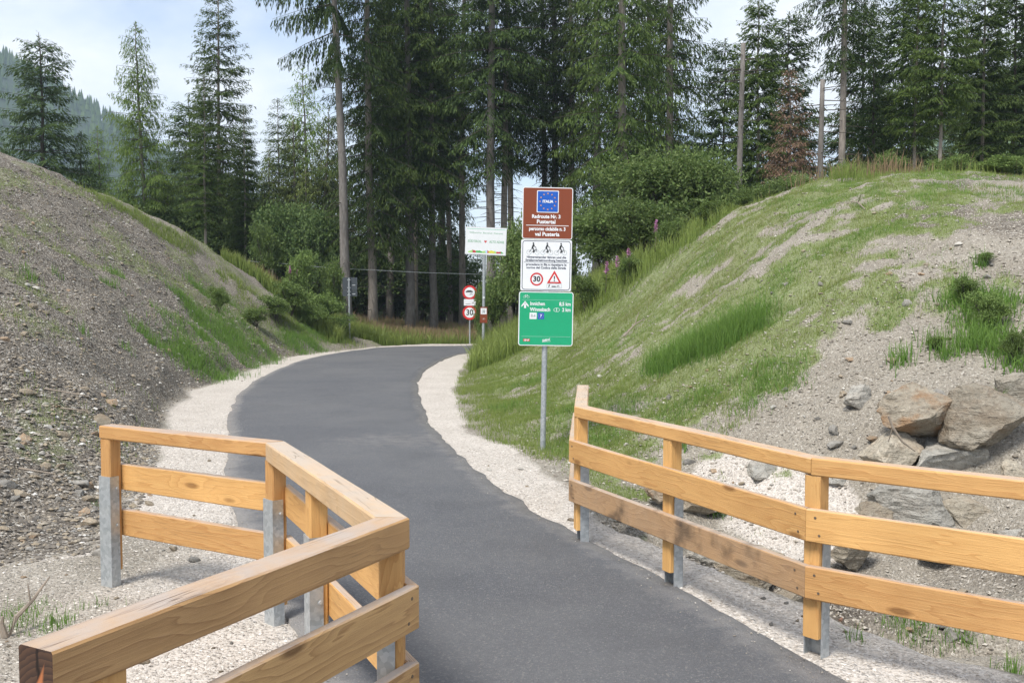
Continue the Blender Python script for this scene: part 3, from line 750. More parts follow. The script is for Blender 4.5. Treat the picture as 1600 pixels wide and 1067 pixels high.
def build_fence(label, nodes, ztop, rails, side, posts, boards, name='timber_fence'):
    """nodes: corner points; rails: per section (w, h, mat); side: +1 path lies to the right of the walking direction"""
    root = thing(name, (nodes[1][0], nodes[1][1], 0), label, 'fence')
    ds = [unit(np.subtract(b, a)) for a, b in zip(nodes, nodes[1:])]
    nr = [Vector((d.y, -d.x, 0)) * side for d in ds]
    for i, (a, b) in enumerate(zip(nodes, nodes[1:])):
        w, h, mat = rails[i]
        e = [0, 0]
        def mitre(d0, d1): return math.tan(.5 * math.atan2(d0.x * d1.y - d0.y * d1.x, d0.dot(d1)))
        e0 = mitre(ds[i - 1], ds[i]) if i > 0 else 0
        e1 = -mitre(ds[i], ds[i + 1]) if i < len(ds) - 1 else 0
        ext = (.04 if i == 0 else -.0015, .04 if i == len(ds) - 1 else -.0015)
        beam('top_rail', (a[0], a[1], ztop - h / 2), (b[0], b[1], ztop - h / 2), w, h, M[mat], root, e0, e1, ext, end=M['wood_end'] if mat == 'wood_near' else None)
        for k, (z0, z1, bm) in enumerate(boards[i]):
            th = .045; off = .045 + th / 2 + .002
            def corner(j):
                if 0 < j < len(ds):
                    bis = (nr[j - 1] + nr[j]).normalized(); return bis * (off / max(.3, bis.dot(nr[i])))
                return nr[i] * off
            qa, qb = corner(i), corner(i + 1)
            f0 = mitre(ds[i - 1], ds[i]) if i > 0 else 0; f1 = -mitre(ds[i], ds[i + 1]) if i < len(ds) - 1 else 0
            bo = beam('board', (a[0] + qa.x, a[1] + qa.y, (z0 + z1) / 2), (b[0] + qb.x, b[1] + qb.y, (z0 + z1) / 2), th, z1 - z0, M[bm], root, f0, f1, (.05 if i == 0 else -.001, .05 if i == len(ds) - 1 else -.001))
            Lb = max(v.co.x for v in bo.data.vertices); bl = MB(); ys = -side * th / 2
            for xb in (.06, Lb - .06):
                for zb_ in (-.045, .045):
                    bl.tube([(xb + zb_ * .25, ys - side * -.0005, zb_), (xb + zb_ * .25, ys - side * .002, zb_)], .007, 8)
            tag(bl.build('screw', M['screw'], bo), kind='stuff')
    for sec, t, zs, pm in posts:
        i = min(sec, len(ds) - 1); a, b = nodes[i], nodes[i + 1]
        xy = (a[0] + (b[0] - a[0]) * t, a[1] + (b[1] - a[1]) * t)
        n = nr[i]
        if t in (0, 1):
            j = i + int(t)
            if 0 < j < len(ds): n = (nr[j - 1] + nr[j]).normalized()
        h = max(rails[i][1], rails[i - 1][1] if (t == 0 and i > 0) else 0, rails[i + 1][1] if (t == 1 and i < len(ds) - 1) else 0)
        fence_post(root, xy, n, ztop - h - .001, zs, mat=pm)
    return root
ZT = 1.05
lf = [atz(78, 1003, ZT)[:2], atz(612, 808, ZT)[:2], atz(430, 690, ZT)[:2], atz(172, 664, ZT)[:2]]
bm = [(.62, .79), (.32, .49)]
build_fence('larch rail fence on the left, its greyed beam end nearest the camera', lf, ZT,
            [(.125, .12, 'wood_near'), (.12, .105, 'wood_pale'), (.105, .084, 'wood')], 1,
            [(0, .1, .72, 'wood'), (0, 1, .72, 'wood'), (1, .55, .72, 'wood'), (2, 0, .72, 'wood'), (2, 1, .72, 'wood')],
            [[(z0, z1, 'wood_near') for z0, z1 in bm], [(z0, z1, 'wood') for z0, z1 in bm], [(z0, z1, 'wood') for z0, z1 in bm]])
e1 = atz(908, 634, ZT)[:2]; e3 = atz(1277, 714, ZT)[:2]; e4 = atz(1600, 748, ZT)[:2]; e0 = atz(911, 602, ZT)[:2]
e4 = e3 + (e4 - e3) * 2.0
build_fence('larch rail fence on the right beside the rocky gully, lower board stained black', [e4, e3, e1, e0], ZT,
            [(.105, .092, 'wood'), (.105, .086, 'wood'), (.105, .086, 'wood_pale')], -1,
            [(0, 0, .72, 'wood'), (0, 1, .72, 'wood'), (1, .52, .72, 'wood'), (2, 0, .72, 'wood'), (2, 1, .72, 'wood')],
            [[(z0 + .0, z1, 'wood') for z0, z1 in bm], [(.62, .79, 'wood'), (.32, .49, 'wood_stain')], [(z0, z1, 'wood_pale') for z0, z1 in bm]])

# ------------------------------------------------------------------ signs
def plate(mb_pts, name, mat, parent, z, th=.001):
    pass
def rrect(w, h, r, n=5):
    pts = []
    for cx, cy, a0 in ((w / 2 - r, h / 2 - r, 0), (-w / 2 + r, h / 2 - r, 90), (-w / 2 + r, -h / 2 + r, 180), (w / 2 - r, -h / 2 + r, 270)):
        for k in range(n): a = math.radians(a0 + 90 * k / (n - 1)); pts.append((cx + r * math.cos(a), cy + r * math.sin(a)))
    return pts
def circle(r, n=28, c=(0, 0)): return [(c[0] + r * math.cos(2 * math.pi * k / n), c[1] + r * math.sin(2 * math.pi * k / n)) for k in range(n)]
def slab(mb, pts, d0, d1, c=(0, 0)):
    """flat outline (x, z) extruded from depth -d0 to -d1 (towards the viewer is -y)"""
    n = len(pts); v = [(x + c[0], -d0, z + c[1]) for x, z in pts] + [(x + c[0], -d1, z + c[1]) for x, z in pts]
    mb.add(v, [list(range(n, 2 * n))], [list(range(n))[::-1]], [[i, (i + 1) % n, n + (i + 1) % n, n + i] for i in range(n)])
def decal(name, outlines, mat, parent, depth, th=.0012):
    mb = MB()
    for pts in outlines: slab(mb, pts, depth, depth + th)
    o = mb.build(name, mat, parent)
    if len(outlines) > 1: o['kind'] = 'stuff'          # one print, too small to pick apart
    return o
def bar(p, q, w):
    p, q = np.array(p), np.array(q); d = (q - p) / np.linalg.norm(q - p); n = np.array([-d[1], d[0]]) * w / 2
    return [tuple(p - n), tuple(q - n), tuple(q + n), tuple(p + n)]
def ring(r, w, c=(0, 0), n=22):
    out = []
    for k in range(n):
        a, b = 2 * math.pi * k / n, 2 * math.pi * (k + 1) / n
        out.append([(c[0] + q * math.cos(t), c[1] + q * math.sin(t)) for q, t in ((r - w, a), (r, a), (r, b), (r - w, b))])
    return out
def text(s, size, mat, parent, x, z, depth, align='CENTER', bold=0.0, sx=1.0, name='lettering', shear=0.0):
    cu = bpy.data.curves.new(name, 'FONT'); cu.body = s; cu.size = size; cu.align_x = align; cu.align_y = 'CENTER'
    cu.offset = bold; cu.extrude = .0006; cu.materials.append(mat)
    cu.resolution_u = 3
    tmp = bpy.data.objects.new(name, cu); cu.shear = shear
    me = bpy.data.meshes.new_from_object(tmp); bpy.data.objects.remove(tmp); bpy.data.curves.remove(cu)
    if not me.materials: me.materials.append(mat)
    o = link(name, me, parent); o.location = (x, -depth - .0008, z); o.rotation_euler = (math.pi / 2, 0, 0); o.scale = (sx, 1, 1)
    return o
def panel(root, name, w, h, zc, face, border, r=.03, bw=.012, xo=0.0):
    p = link(name, None); bpy.data.objects.remove(p)
    mb = MB(); slab(mb, rrect(w, h, r), .03, .05)
    p = mb.build(name, border, root); p.location = (xo, 0, zc)
    decal('face', [rrect(w - 2 * bw, h - 2 * bw, max(.004, r - bw))], face, p, .0502)
    cl = MB()
    for dz in (-h * .3, h * .3):
        cl.box((-xo, -.018, dz), (.12, .022, .03)); cl.box((-xo, .043, dz), (.12, .012, .03))
    tag(cl.build('clamp', M['zinc'], p), kind='stuff')
    return p
def bike(s, c):
    x, z = c; o = []
    o += ring(.26 * s, .035 * s, (x - .38 * s, z), 16) + ring(.26 * s, .035 * s, (x + .38 * s, z), 16)
    w = .045 * s
    P = lambda a, b: (x + a * s, z + b * s)
    o += [bar(P(-.38, 0), P(-.2, .36), w), bar(P(-.2, .36), P(.22, .36), w), bar(P(.22, .36), P(-.05, 0), w), bar(P(-.05, 0), P(-.2, .36), w), bar(P(-.05, 0), P(-.38, 0), w), bar(P(.38, 0), P(.2, .44), w), bar(P(.12, .46), P(.3, .46), w), bar(P(-.3, .4), P(-.1, .4), w)]
    return o
def rider(s, c):
    x, z = c; P = lambda a, b: (x + a * s, z + b * s)
    wheels = ring(.27 * s, .04 * s, P(-.44, 0), 16) + ring(.27 * s, .04 * s, P(.44, 0), 16)
    body = [circle(.085 * s, 12, P(.03, 1.0)), [P(-.18, .42), P(.0, .42), P(.14, .86), P(.0, .90), P(-.1, .7)],
            bar(P(.06, .8), P(.26, .55), .07 * s), bar(P(.26, .55), P(.34, .56), .06 * s), bar(P(-.1, .46), P(.1, .3), .11 * s), bar(P(.1, .3), P(-.02, 0), .09 * s), bar(P(-.02, .0), P(.1, -.02), .06 * s),
            bar(P(-.44, 0), P(-.16, .38), .045 * s), bar(P(-.02, .0), P(.32, .34), .045 * s), bar(P(.44, 0), P(.32, .5), .045 * s), bar(P(-.06, .06), P(.22, .1), .08 * s)]
    return wheels, body
def pole(root, h, r=.034, mat='zinc'):
    mb = MB(); mb.tube([(0, 0, -.3), (0, 0, h * .5), (0, 0, h)], r, 14); mb.build('pole', M[mat], root, smooth_sh=False)
    mb = MB(); mb.tube([(0, 0, h + .0005), (0, 0, h + .012)], r + .004, 14); mb.build('pole_cap', M['black'], root)

# main signpost: brown, white and green boards
base = hit(848, 704); Ys = base[1]; k = Ys / F_PX
root = thing('signpost', (base[0], base[1], base[2]), 'tall galvanised signpost carrying brown, white and green cycle route boards', 'signpost')
root.rotation_euler = (0, math.radians(1.0), math.radians(3))
zc = lambda py: at(850, py, Ys)[2] - base[2]
pole(root, zc(300))
W1 = 78 * k
p = panel(root, 'brown_board', W1, 80 * k, zc(334), M['brown'], M['white'], .03, .010); D = .0515
b = decal('flag_border', [rrect(34 * k, 34 * k, .012)], M['white'], p, D); b.location = (0, 0, 18 * k)
b = decal('flag', [rrect(31.5 * k, 31.5 * k, .008)], M['blue'], p, D + .0014); b.location = (0, 0, 18 * k)
stars = []
for q in range(12):
    a = math.radians(30 * q); stars.append(circle(1.25 * k, 5, (12.3 * k * math.sin(a), 12.3 * k * math.cos(a))))
s = decal('star', stars, M['star'], p, D + .003); s.location = (0, 0, 18 * k)
text('ITALIA', 5.6 * k, M['white'], p, 0, 18 * k, D + .003, bold=.0022)
text('Radroute Nr. 3', 7.6 * k, M['white'], p, -2 * k, -5.2 * k, D, bold=.0022, sx=.94)
text('Pustertal', 8.2 * k, M['white'], p, -2 * k, -13.2 * k, D, bold=.0022)
decal('dividing_line', [bar((-33 * k, -18.8 * k), (33 * k, -18.8 * k), .9 * k)], M['white'], p, D)
text('percorso ciclabile n. 3', 7.6 * k, M['white'], p, 0, -24.2 * k, D, bold=.0022, sx=.84)
text('val Pusteria', 8.2 * k, M['white'], p, 0, -32.4 * k, D, bold=.0022)
p = panel(root, 'white_board', 79 * k, 79 * k, zc(415), M['white'], M['white'], .02, .004, -.6 * k)
fr = rrect(74 * k, 75 * k, .03, 5); ol = [bar(a, b, .9 * k) for a, b in zip(fr, fr[1:] + fr[:1])]
decal('border_line', ol, M['navy'], p, D)
for xx_ in (-21, 0.5, 22):
    wh, bd = rider(14 * k, (xx_ * k, 20 * k))
    decal('wheel_pictogram', wh, M['greyprint'], p, D); decal('rider_pictogram', bd, M['black'], p, D + .0015)
text('Hintereinander fahren und die', 5.0 * k, M['navy'], p, 0, 12.6 * k, D, bold=.0009)
text('Straßenverkehrsordnung beachten', 5.0 * k, M['navy'], p, 0, 7.7 * k, D, bold=.0009, sx=.93)
decal('dividing_line', [bar((-35 * k, 4.6 * k), (35 * k, 4.6 * k), .5 * k)], M['navy'], p, D)
text('procedere in fila e rispettare le', 5.0 * k, M['navy'], p, 0, 1.2 * k, D, bold=.0009)
text('norme del Codice della Strada', 5.0 * k, M['navy'], p, 0, -3.7 * k, D, bold=.0009)
decal('speed_ring', ring(10.2 * k, 2.4 * k, (-14.5 * k, -21.5 * k)), M['red'], p, D)
text('30', 11.5 * k, M['black'], p, -14.5 * k, -21.5 * k, D, bold=.003)
tri = [(0, 13), (-11.5, -7), (11.5, -7)]; tc_ = (13 * k, -20.5 * k)
decal('warning_triangle', [[(a * k + tc_[0], b * k + tc_[1]) for a, b in tri]], M['red'], p, D)
decal('triangle_face', [[(a * k * .62 + tc_[0], b * k * .62 + tc_[1] - .4 * k) for a, b in tri]], M['white'], p, D + .0014)
text('!', 11.5 * k, M['black'], p, tc_[0], tc_[1] - .2 * k, D + .003, bold=.002)
fr = rrect(23 * k, 6.6 * k, .004, 2); decal('plate_outline', [bar(a, b, .5 * k) for a, b in zip([(x + 13 * k, z - 31.5 * k) for x, z in fr], [(x + 13 * k, z - 31.5 * k) for x, z in fr[1:] + fr[:1]])], M['greyprint'], p, D)
decal('vehicle_pictogram', bike(4.2 * k, (13 * k + 6 * k, -32.6 * k)) + [bar((9 * k, -32.4 * k), (15.5 * k, -32.4 * k), 1.6 * k), bar((4.5 * k, -33.6 * k), (5.5 * k, -29.6 * k), 1.3 * k), bar((4.2 * k, -31 * k), (6.5 * k, -30.4 * k), .8 * k)], M['black'], p, D)
p = panel(root, 'green_board', 85 * k, 84 * k, zc(498), M['green'], M['white'], .03, .011, 0.4 * k)
wm = M['white']
decal('bicycle_symbol', bike(7.6 * k, (-31 * k, 33.5 * k)), wm, p, D)
for zz in (29.2, -27.6): decal('dividing_line', [bar((-38 * k, zz * k), (39 * k, zz * k), .45 * k)], M['mint'], p, D)
a0 = (-32.8 * k, 21.5 * k)
decal('arrow', [[(a0[0] - 5.6 * k, a0[1] - 1.2 * k), (a0[0] - 5.6 * k, a0[1] - 3.6 * k), (a0[0], a0[1] + 1.6 * k), (a0[0], a0[1] + 6 * k)], [(a0[0] + 5.6 * k, a0[1] - 3.6 * k), (a0[0] + 5.6 * k, a0[1] - 1.2 * k), (a0[0], a0[1] + 6 * k), (a0[0], a0[1] + 1.6 * k)], bar((a0[0], a0[1] - 5.4 * k), (a0[0], a0[1] + 3.5 * k), 3.2 * k)], wm, p, D)
text('Innichen', 8.0 * k, wm, p, -25 * k, 23.2 * k, D, 'LEFT', .0016, .86)
text('8,5 km', 8.0 * k, wm, p, 38.5 * k, 23.2 * k, D, 'RIGHT', .0016, .82)
text('Winnebach', 8.0 * k, wm, p, -25 * k, 14.2 * k, D, 'LEFT', .0016, .86)
ov = [(4.6 * k * math.cos(t) + 16.6 * k, 2.9 * k * math.sin(t) + 14.2 * k) for t in np.linspace(0, 2 * math.pi, 20, endpoint=False)]
decal('oval', [bar(a, b, .5 * k) for a, b in zip(ov, ov[1:] + ov[:1])], wm, p, D)
text('I', 6.4 * k, wm, p, 16.6 * k, 14.2 * k, D, bold=.0012)
text('2 km', 8.0 * k, wm, p, 38.5 * k, 14.2 * k, D, 'RIGHT', .0016, .82)
decal('route_plate', [rrect(11 * k, 10 * k, .003, 2)], wm, p, D).location = (-20 * k, 0, 4.4 * k)
text('R4', 7 * k, M['greyprint'], p, -20 * k, 4.4 * k, D + .0015, bold=.0012)
decal('route_plate', [rrect(10 * k, 10 * k, .003, 2)], M['blue'], p, D).location = (-7.8 * k, 0, 4.4 * k)
text('7', 5.4 * k, wm, p, -7.8 * k, 4.4 * k, D + .0015, bold=.0016)
decal('star', [circle(.42 * k, 5, (-7.8 * k + 3.7 * k * math.sin(q * .5236), 4.4 * k + 3.7 * k * math.cos(q * .5236))) for q in range(12)], M['star'], p, D + .0015)
decal('logo_plate', [rrect(10 * k, 4 * k, .005, 3)], M['red'], p, D).location = (-29.6 * k, 0, -33.4 * k)
text('tirol', 4.4 * k, wm, p, -29.6 * k, -33.3 * k, D + .0015, bold=.0012)
wmk = text('Südtirol', 5.0 * k, wm, p, 0.5 * k, -33.0 * k, D, bold=.0012, sx=.75, shear=.4); wmk.rotation_euler = (math.pi / 2, -.22, 0)
decal('wordmark_underline', [bar((-5 * k, -36 * k), (8 * k, -34.8 * k), .4 * k)], wm, p, D)
# (the small square code at lower right is left out)

# regional welcome board behind, with two little route plates
b2 = hit(754, 549, 20); b2 = at(755, 540, 27.0); b2[2] = float(height(b2[:2])[0]); k2 = 27.0 / F_PX
root = thing('welcome_sign', b2, 'white welcome board with coloured skyline print on a galvanised pole by the bushes', 'sign')
zq = lambda py: at(757, py, 27.0)[2] - b2[2]
root.rotation_euler = (0, math.radians(.7), math.radians(2)); pole(root, zq(358), .045)
p = panel(root, 'board', 64 * k2, 43 * k2, zq(377), M['white'], M['alu'], .012, .012, 2.2 * k2)
p.rotation_euler = (0, .03, 0)
decal('header_line', [bar((-30 * k2, 18.3 * k2), (30 * k2, 18.3 * k2), .8 * k2)], M['mint'], p, D)
text('Willkommen  Benvenuti  Welcome', 3.6 * k2, M['textgreen'], p, 0, 12.4 * k2, D, bold=.001)
text('SÜDTIROL', 5.0 * k2, M['textgreen'], p, -17.5 * k2, -1 * k2, D, bold=.003, sx=.9)
text('ALTO ADIGE', 5.0 * k2, M['textgreen'], p, 17 * k2, -1 * k2, D, bold=.003, sx=.8)
hr_ = [(0, -2.4), (2, 0), (1.9, 1.1), (1.0, 1.6), (0, .9), (-1.0, 1.6), (-1.9, 1.1), (-2, 0)]
decal('heart', [[(a * k2 - .5 * k2, b * k2 - .6 * k2) for a, b in hr_]], M['red'], p, D)
xs_ = [-27, -20, -18, -15, -10, -5, 0, 3, 5, 8, 14, 17, 22, 24, 28]; hs_ = [1.5, 5, 4, 3.2, 4, 2.4, 4.2, 5, 3.5, 4.5, 4, 2.6, 3, 3.5, 1]
cs_ = ['lime', 'maroon', 'red', 'leafgreen', 'leafgreen', 'lime', 'skyblue', 'red', 'yellow', 'yellow', 'lime', 'red', 'maroon', 'leafgreen', 'lime']
for q in range(14):
    z0 = -18.4 * k2
    decal('skyline_print', [[(xs_[q] * k2, z0), (xs_[q + 1] * k2, z0), (xs_[q + 1] * k2, z0 + hs_[q + 1] * k2 * .8), (xs_[q] * k2, z0 + hs_[q] * k2)]], M[cs_[q]], p, D + .0001 * q)
p = panel(root, 'route_plate', 11.5 * k2, 25 * k2, zq(492), M['brown'], M['brown'], .008, .004)
decal('white_field', [rrect(9.2 * k2, 9.5 * k2, .004, 2)], M['white'], p, D).location = (0, 0, 5.8 * k2)
text('Lu', 3.4 * k2, M['black'], p, 0, 8 * k2, D + .0015); text('77', 4.2 * k2, M['black'], p, 0, 4.2 * k2, D + .0015, bold=.002)
decal('bicycle_symbol', bike(3.4 * k2, (0, -6.5 * k2)), M['white'], p, D)
cp = MB(); cp.tube([(0, -.045, zq(465)), (0, -.07, zq(465))], .03, 10); cp.build('reflector', M['white'], root)

# round restriction signs half hidden in leaves
Y3 = 37.2; b3 = at(734, 530, Y3); b3[2] = float(height(b3[:2])[0]); k3 = Y3 / F_PX
root = thing('speed_limit_sign', b3, 'pole with two round red rimmed signs, the lower one reading 30, half hidden by leaves', 'sign')
z3 = lambda py: at(735, py, Y3)[2] - b3[2]
pole(root, z3(447), .03)
def disc(zc_):
    mb = MB(); slab(mb, circle(11.2 * k3), .035, .05); p = mb.build('disc', M['red'], root); p.location = (0, 0, zc_)
    decal('face', [circle(8.0 * k3)], M['white'], p, .0502); return p
p = disc(z3(457)); decal('vehicle_pictogram', [bar((-6 * k3, 1.2 * k3), (5 * k3, 1.2 * k3), 1.8 * k3), bar((-4 * k3, 2.6 * k3), (3 * k3, 2.6 * k3), 1.2 * k3)] + bike(4.5 * k3, (2.5 * k3, -3 * k3)), M['black'], p, D)
p = disc(z3(488.5)); text('30', 12.5 * k3, M['black'], p, 0, 0, D, bold=.006, sx=.9)
p = panel(root, 'plate', 19 * k3, 10 * k3, z3(472.5), M['white'], M['white'], .006, .003, .5 * k3)
decal('arrow', bike(3.6 * k3, (5 * k3, -1.5 * k3)) + [bar((-7 * k3, -2.4 * k3), (1 * k3, -2.4 * k3), .5 * k3)], M['black'], p, D)

# sign seen from behind, left of the path
Y4 = 35.5; b4 = at(546, 528, Y4); b4[2] = float(height(b4[:2])[0]); k4 = Y4 / F_PX
root = thing('road_sign', b4, 'dark grey road sign seen from behind at the left of the path bend', 'sign')
z4 = lambda py: at(548, py, Y4)[2] - b4[2]
pole(root, z4(434), .035)
for nm, c0, hh in (('board', 443.5, 20), ('board', 458.5, 9)):
    mb = MB(); slab(mb, rrect(23 * k4, hh * k4, .02), -.06, -.045); o = mb.build(nm, M['back'], root); o.location = (1 * k4, 0, z4(c0))
    cl = MB(); cl.box((-1 * k4, .0, hh * .3 * k4), (.12, .085, .03)); cl.box((-1 * k4, 0, -hh * .3 * k4), (.12, .085, .03)); tag(cl.build('clamp', M['zinc'], o), kind='stuff')
    ms = MB(); ms.box((6 * k4, .0435, -hh * .1 * k4), (5 * k4, .002, 1.0 * k4)); ms.build('maker_plate', M['alu'], o)

# ------------------------------------------------------------------ rocks and stones
def ico(sub):
    bm_ = bmesh.new(); bmesh.ops.create_icosphere(bm_, subdivisions=sub, radius=1); bm_.verts.ensure_lookup_table()
    v = np.array([q.co[:] for q in bm_.verts]); f = np.array([[w.index for w in q.verts] for q in bm_.faces]); bm_.free(); return v, f
ICO = {i: ico(i) for i in (1, 2, 3, 4)}
def rock_verts(sub, seed, cuts=16, rough=.085):
    rg = np.random.default_rng(seed); v, f = ICO[sub]; v = v.copy()
    for _ in range(cuts):
        n = rg.normal(size=3); n /= np.linalg.norm(n); d = rg.uniform(.42, .8)
        s = v @ n; v = np.where((s > d)[:, None], v - (s - d)[:, None] * n, v)
    if sub > 2:
        r = np.linalg.norm(v, axis=1)[:, None]
        nn = sum(fbm(v[:, a] * 2.4 + 5 * a + seed, v[:, b] * 2.4 - seed, seed + a, 4) for a, b in ((0, 1), (1, 2), (2, 0))) / 3 - .5
        lay = (np.abs(((v @ np.array([.25, .2, .95])) * 4.3 + nn * 2) % 1 - .5) - .25) * .045
        hf = sum(np.abs(fbm(v[:, a] * 6.5 + 3 * a, v[:, b] * 6.5 + seed, seed + 9 + a, 3) - .5) for a, b in ((0, 1), (1, 2), (2, 0)))
        v = v * (1 + (nn * 4 * rough + lay - hf * .16)[:, None])
    v -= (v.max(0) + v.min(0)) / 2
    return v / ((v.max(0) - v.min(0)) / 2), f
def boulder(px, py, w, h, Y, mat, label, seed, sink=.0, dpt=.8, rz=0):
    c = at(px, py, Y); sx, sz = w / F_PX * Y / 2, h / F_PX * Y / 2
    v, f = rock_verts(4, seed); v = v * np.array([sx, sx * dpt, sz])
    c[1] += sx * dpt * .8
    me = mesh_np('boulder', v, f, M[mat], None, False)
    o = link('boulder', me, None, c); o.rotation_euler = (random.uniform(-.1, .1), random.uniform(-.12, .12), rz)
    tag(o, label, 'boulder', 'boulders of the rock wall behind the right fence')
    return o
BL = [(1447, 650, 122, 96, 9.2, 'rock_rust', 'large rust patched boulder jutting out above the top rail of the right fence'),
      (1556, 664, 128, 124, 8.95, 'rock_tan', 'big rounded tan boulder beside the rust patched boulder, right of it'),
      (1408, 712, 100, 80, 9.2, 'rock_tan', 'tan boulder under the left edge of the rust patched boulder'),
      (1500, 738, 140, 90, 9.05, 'rock_grey', 'broad grey boulder below the gap between the two largest boulders'),
      (1440, 800, 130, 84, 8.7, 'rock_grey', 'flat faced grey boulder between top rail and middle board, lower row, left'),
      (1545, 818, 118, 76, 8.6, 'rock_tan', 'pale tan boulder between top rail and middle board, lower row, right'),
      (1602, 632, 74, 100, 9.5, 'rock_pale', 'pale cream block at the right edge above the tan boulder'),
      (1326, 752, 70, 44, 9.45, 'rock_grey', 'small dark grey boulder just right of the corner post of the right fence'),
      (1208, 746, 70, 60, 10.0, 'rock_grey', 'upright grey slab left of the corner post, under the top rail'),
      (1036, 770, 58, 42, 9.4, 'rock_rust', 'brown boulder just left of the middle post of the right fence'),
      (1100, 790, 70, 54, 9.4, 'rock_tan', 'tan boulder just right of the middle post of the right fence'),
      (1185, 905, 120, 84, 7.6, 'rock_tan', 'brown boulder in the gully below the stained lower board'),
      (1108, 866, 80, 64, 8.0, 'rock_grey', 'grey boulder in the gully right of the middle post foot'),
      (978, 807, 54, 24, 8.7, 'rock_grey', 'flat dark slab lying on the verge right of the far fence post'),
      (1602, 762, 70, 84, 8.8, 'rock_tan', 'tan boulder cut by the right edge below the big rounded boulder'),
      (1245, 936, 60, 46, 7.15, 'rock_tan', 'small tan boulder in the gully close to the corner post'),
      (1345, 624, 48, 46, 10.25, 'rock_grey', 'grey slanting slab alone on bare soil left of the rust patched boulder'),
      (1602, 856, 80, 54, 8.2, 'rock_grey', 'grey boulder at the right edge above the middle board'),
      (1372, 812, 60, 50, 8.8, 'rock_tan', 'tan boulder between top rail and middle board, nearest the corner post'),
      (1340, 868, 80, 60, 8.3, 'rock_tan', 'brownish boulder between the two boards of the near right fence section'),
      (1480, 868, 90, 44, 8.2, 'rock_grey', 'low grey boulder showing just above the lower board of the right fence'),
      (1150, 772, 40, 26, 9.6, 'rock_grey', 'small grey stone on the pale gravel fan behind the right fence')]
for i, (px, py, w, h, Yb, m, lab) in enumerate(BL): boulder(px, py, w, h, Yb, m, lab, 500 + i * 7)
for px, py, w, h, m, lab in [(159, 656, 30, 24, 'stone_tan', 'yellowish stone on the dark slope above the left fence end'), (157, 861, 24, 20, 'stone_grey', 'grey stone at the slope foot beside the left end post'), (127, 757, 34, 14, 'stone_grey', 'flat bluish stone on the dark slope left of the fence end')]:
    c = hit(px, py + h * .3); s = w / F_PX * c[1] / 2
    v, f = rock_verts(3, 700 + px); o = link('stone', mesh_np('stone', v * np.array([s, s * .8, s * h / w]), f, M[m], None, True), None, c + np.array([0, 0, s * .35])); tag(o, lab, 'stone')

# single stones lying in the banks: pieces of the setting
STV = [mesh_np('stone', v * np.array([1, .8, .6]), f, M[m], None, False) for q, m in enumerate(['stone_grey', 'stone_tan', 'stone_grey', 'stone_pale', 'stone_tan', 'stone_rust']) for v, f in [rock_verts(2, 800 + q, 14)]]
def strew(parent, regions, n, smin, smax, seed):
    rg = np.random.default_rng(seed); k = 0
    for _ in range(n * 4):
        if k >= n: break
        x0, y0, x1, y1 = regions[rg.integers(len(regions))]
        c = hit(rg.uniform(x0, x1), rg.uniform(y0, y1))
        if c[1] > 40: continue
        s = smin * (smax / smin) ** (rg.random() ** 2.2) 
        o = link('stone', STV[rg.integers(6)], parent, c + np.array([0, 0, s * .15])); o.scale = (s, s * rg.uniform(.7, 1.2), s * rg.uniform(.6, 1.1))
        o.rotation_euler = (rg.uniform(-.4, .4), rg.uniform(-.4, .4), rg.uniform(0, 6.28)); k += 1
strew(STRUCT['bank_left'], [(0, 270, 60, 860), (20, 330, 180, 850), (60, 400, 250, 800), (200, 400, 400, 600)], 240, .025, .10, 1)
strew(STRUCT['bank_right'], [(900, 480, 1150, 700), (1000, 400, 1500, 620), (1150, 320, 1560, 480), (950, 620, 1380, 780), (1380, 920, 1590, 1000), (1230, 560, 1420, 760)], 170, .02, .085, 2)
strew(STRUCT['gravel_verge'], [(0, 890, 450, 1060), (720, 660, 1000, 830), (1000, 860, 1400, 1000), (230, 700, 340, 900)], 60, .012, .05, 3)

# pebbles: uncountable, one object
def blob_scatter(n, fn, seed):
    rg = np.random.default_rng(seed); return fn(rg, n)
def pebbles(name, P, size, mat_idx, label, seed):
    rg = np.random.default_rng(seed); v, f = ICO[1]; n = len(P)
    z = height(P)
    sc = size[:, None] * rg.uniform(.6, 1.3, (n, 3)) * np.array([1, .9, .65])
    jit = rg.uniform(.75, 1.2, (n, 42 if len(v) == 42 else len(v)))[..., None]
    a = rg.uniform(0, 6.28, n); ca, sa = np.cos(a)[:, None], np.sin(a)[:, None]
    vv = v[None] * jit * sc[:, None]
    vv = np.stack([vv[..., 0] * ca - vv[..., 1] * sa, vv[..., 0] * sa + vv[..., 1] * ca, vv[..., 2]], -1)
    vv += np.c_[P, z + size * .12][:, None]
    ff = (f[None] + (np.arange(n) * len(v))[:, None, None]).reshape(-1, 3)
    me = mesh_np(name, vv.reshape(-1, 3), ff, mat_idx, dict(rnd=np.repeat(rg.random(n), len(v)), tip=np.repeat(rg.random(n), len(v))))
    tag(link(name, me), label, 'gravel', kind='stuff')
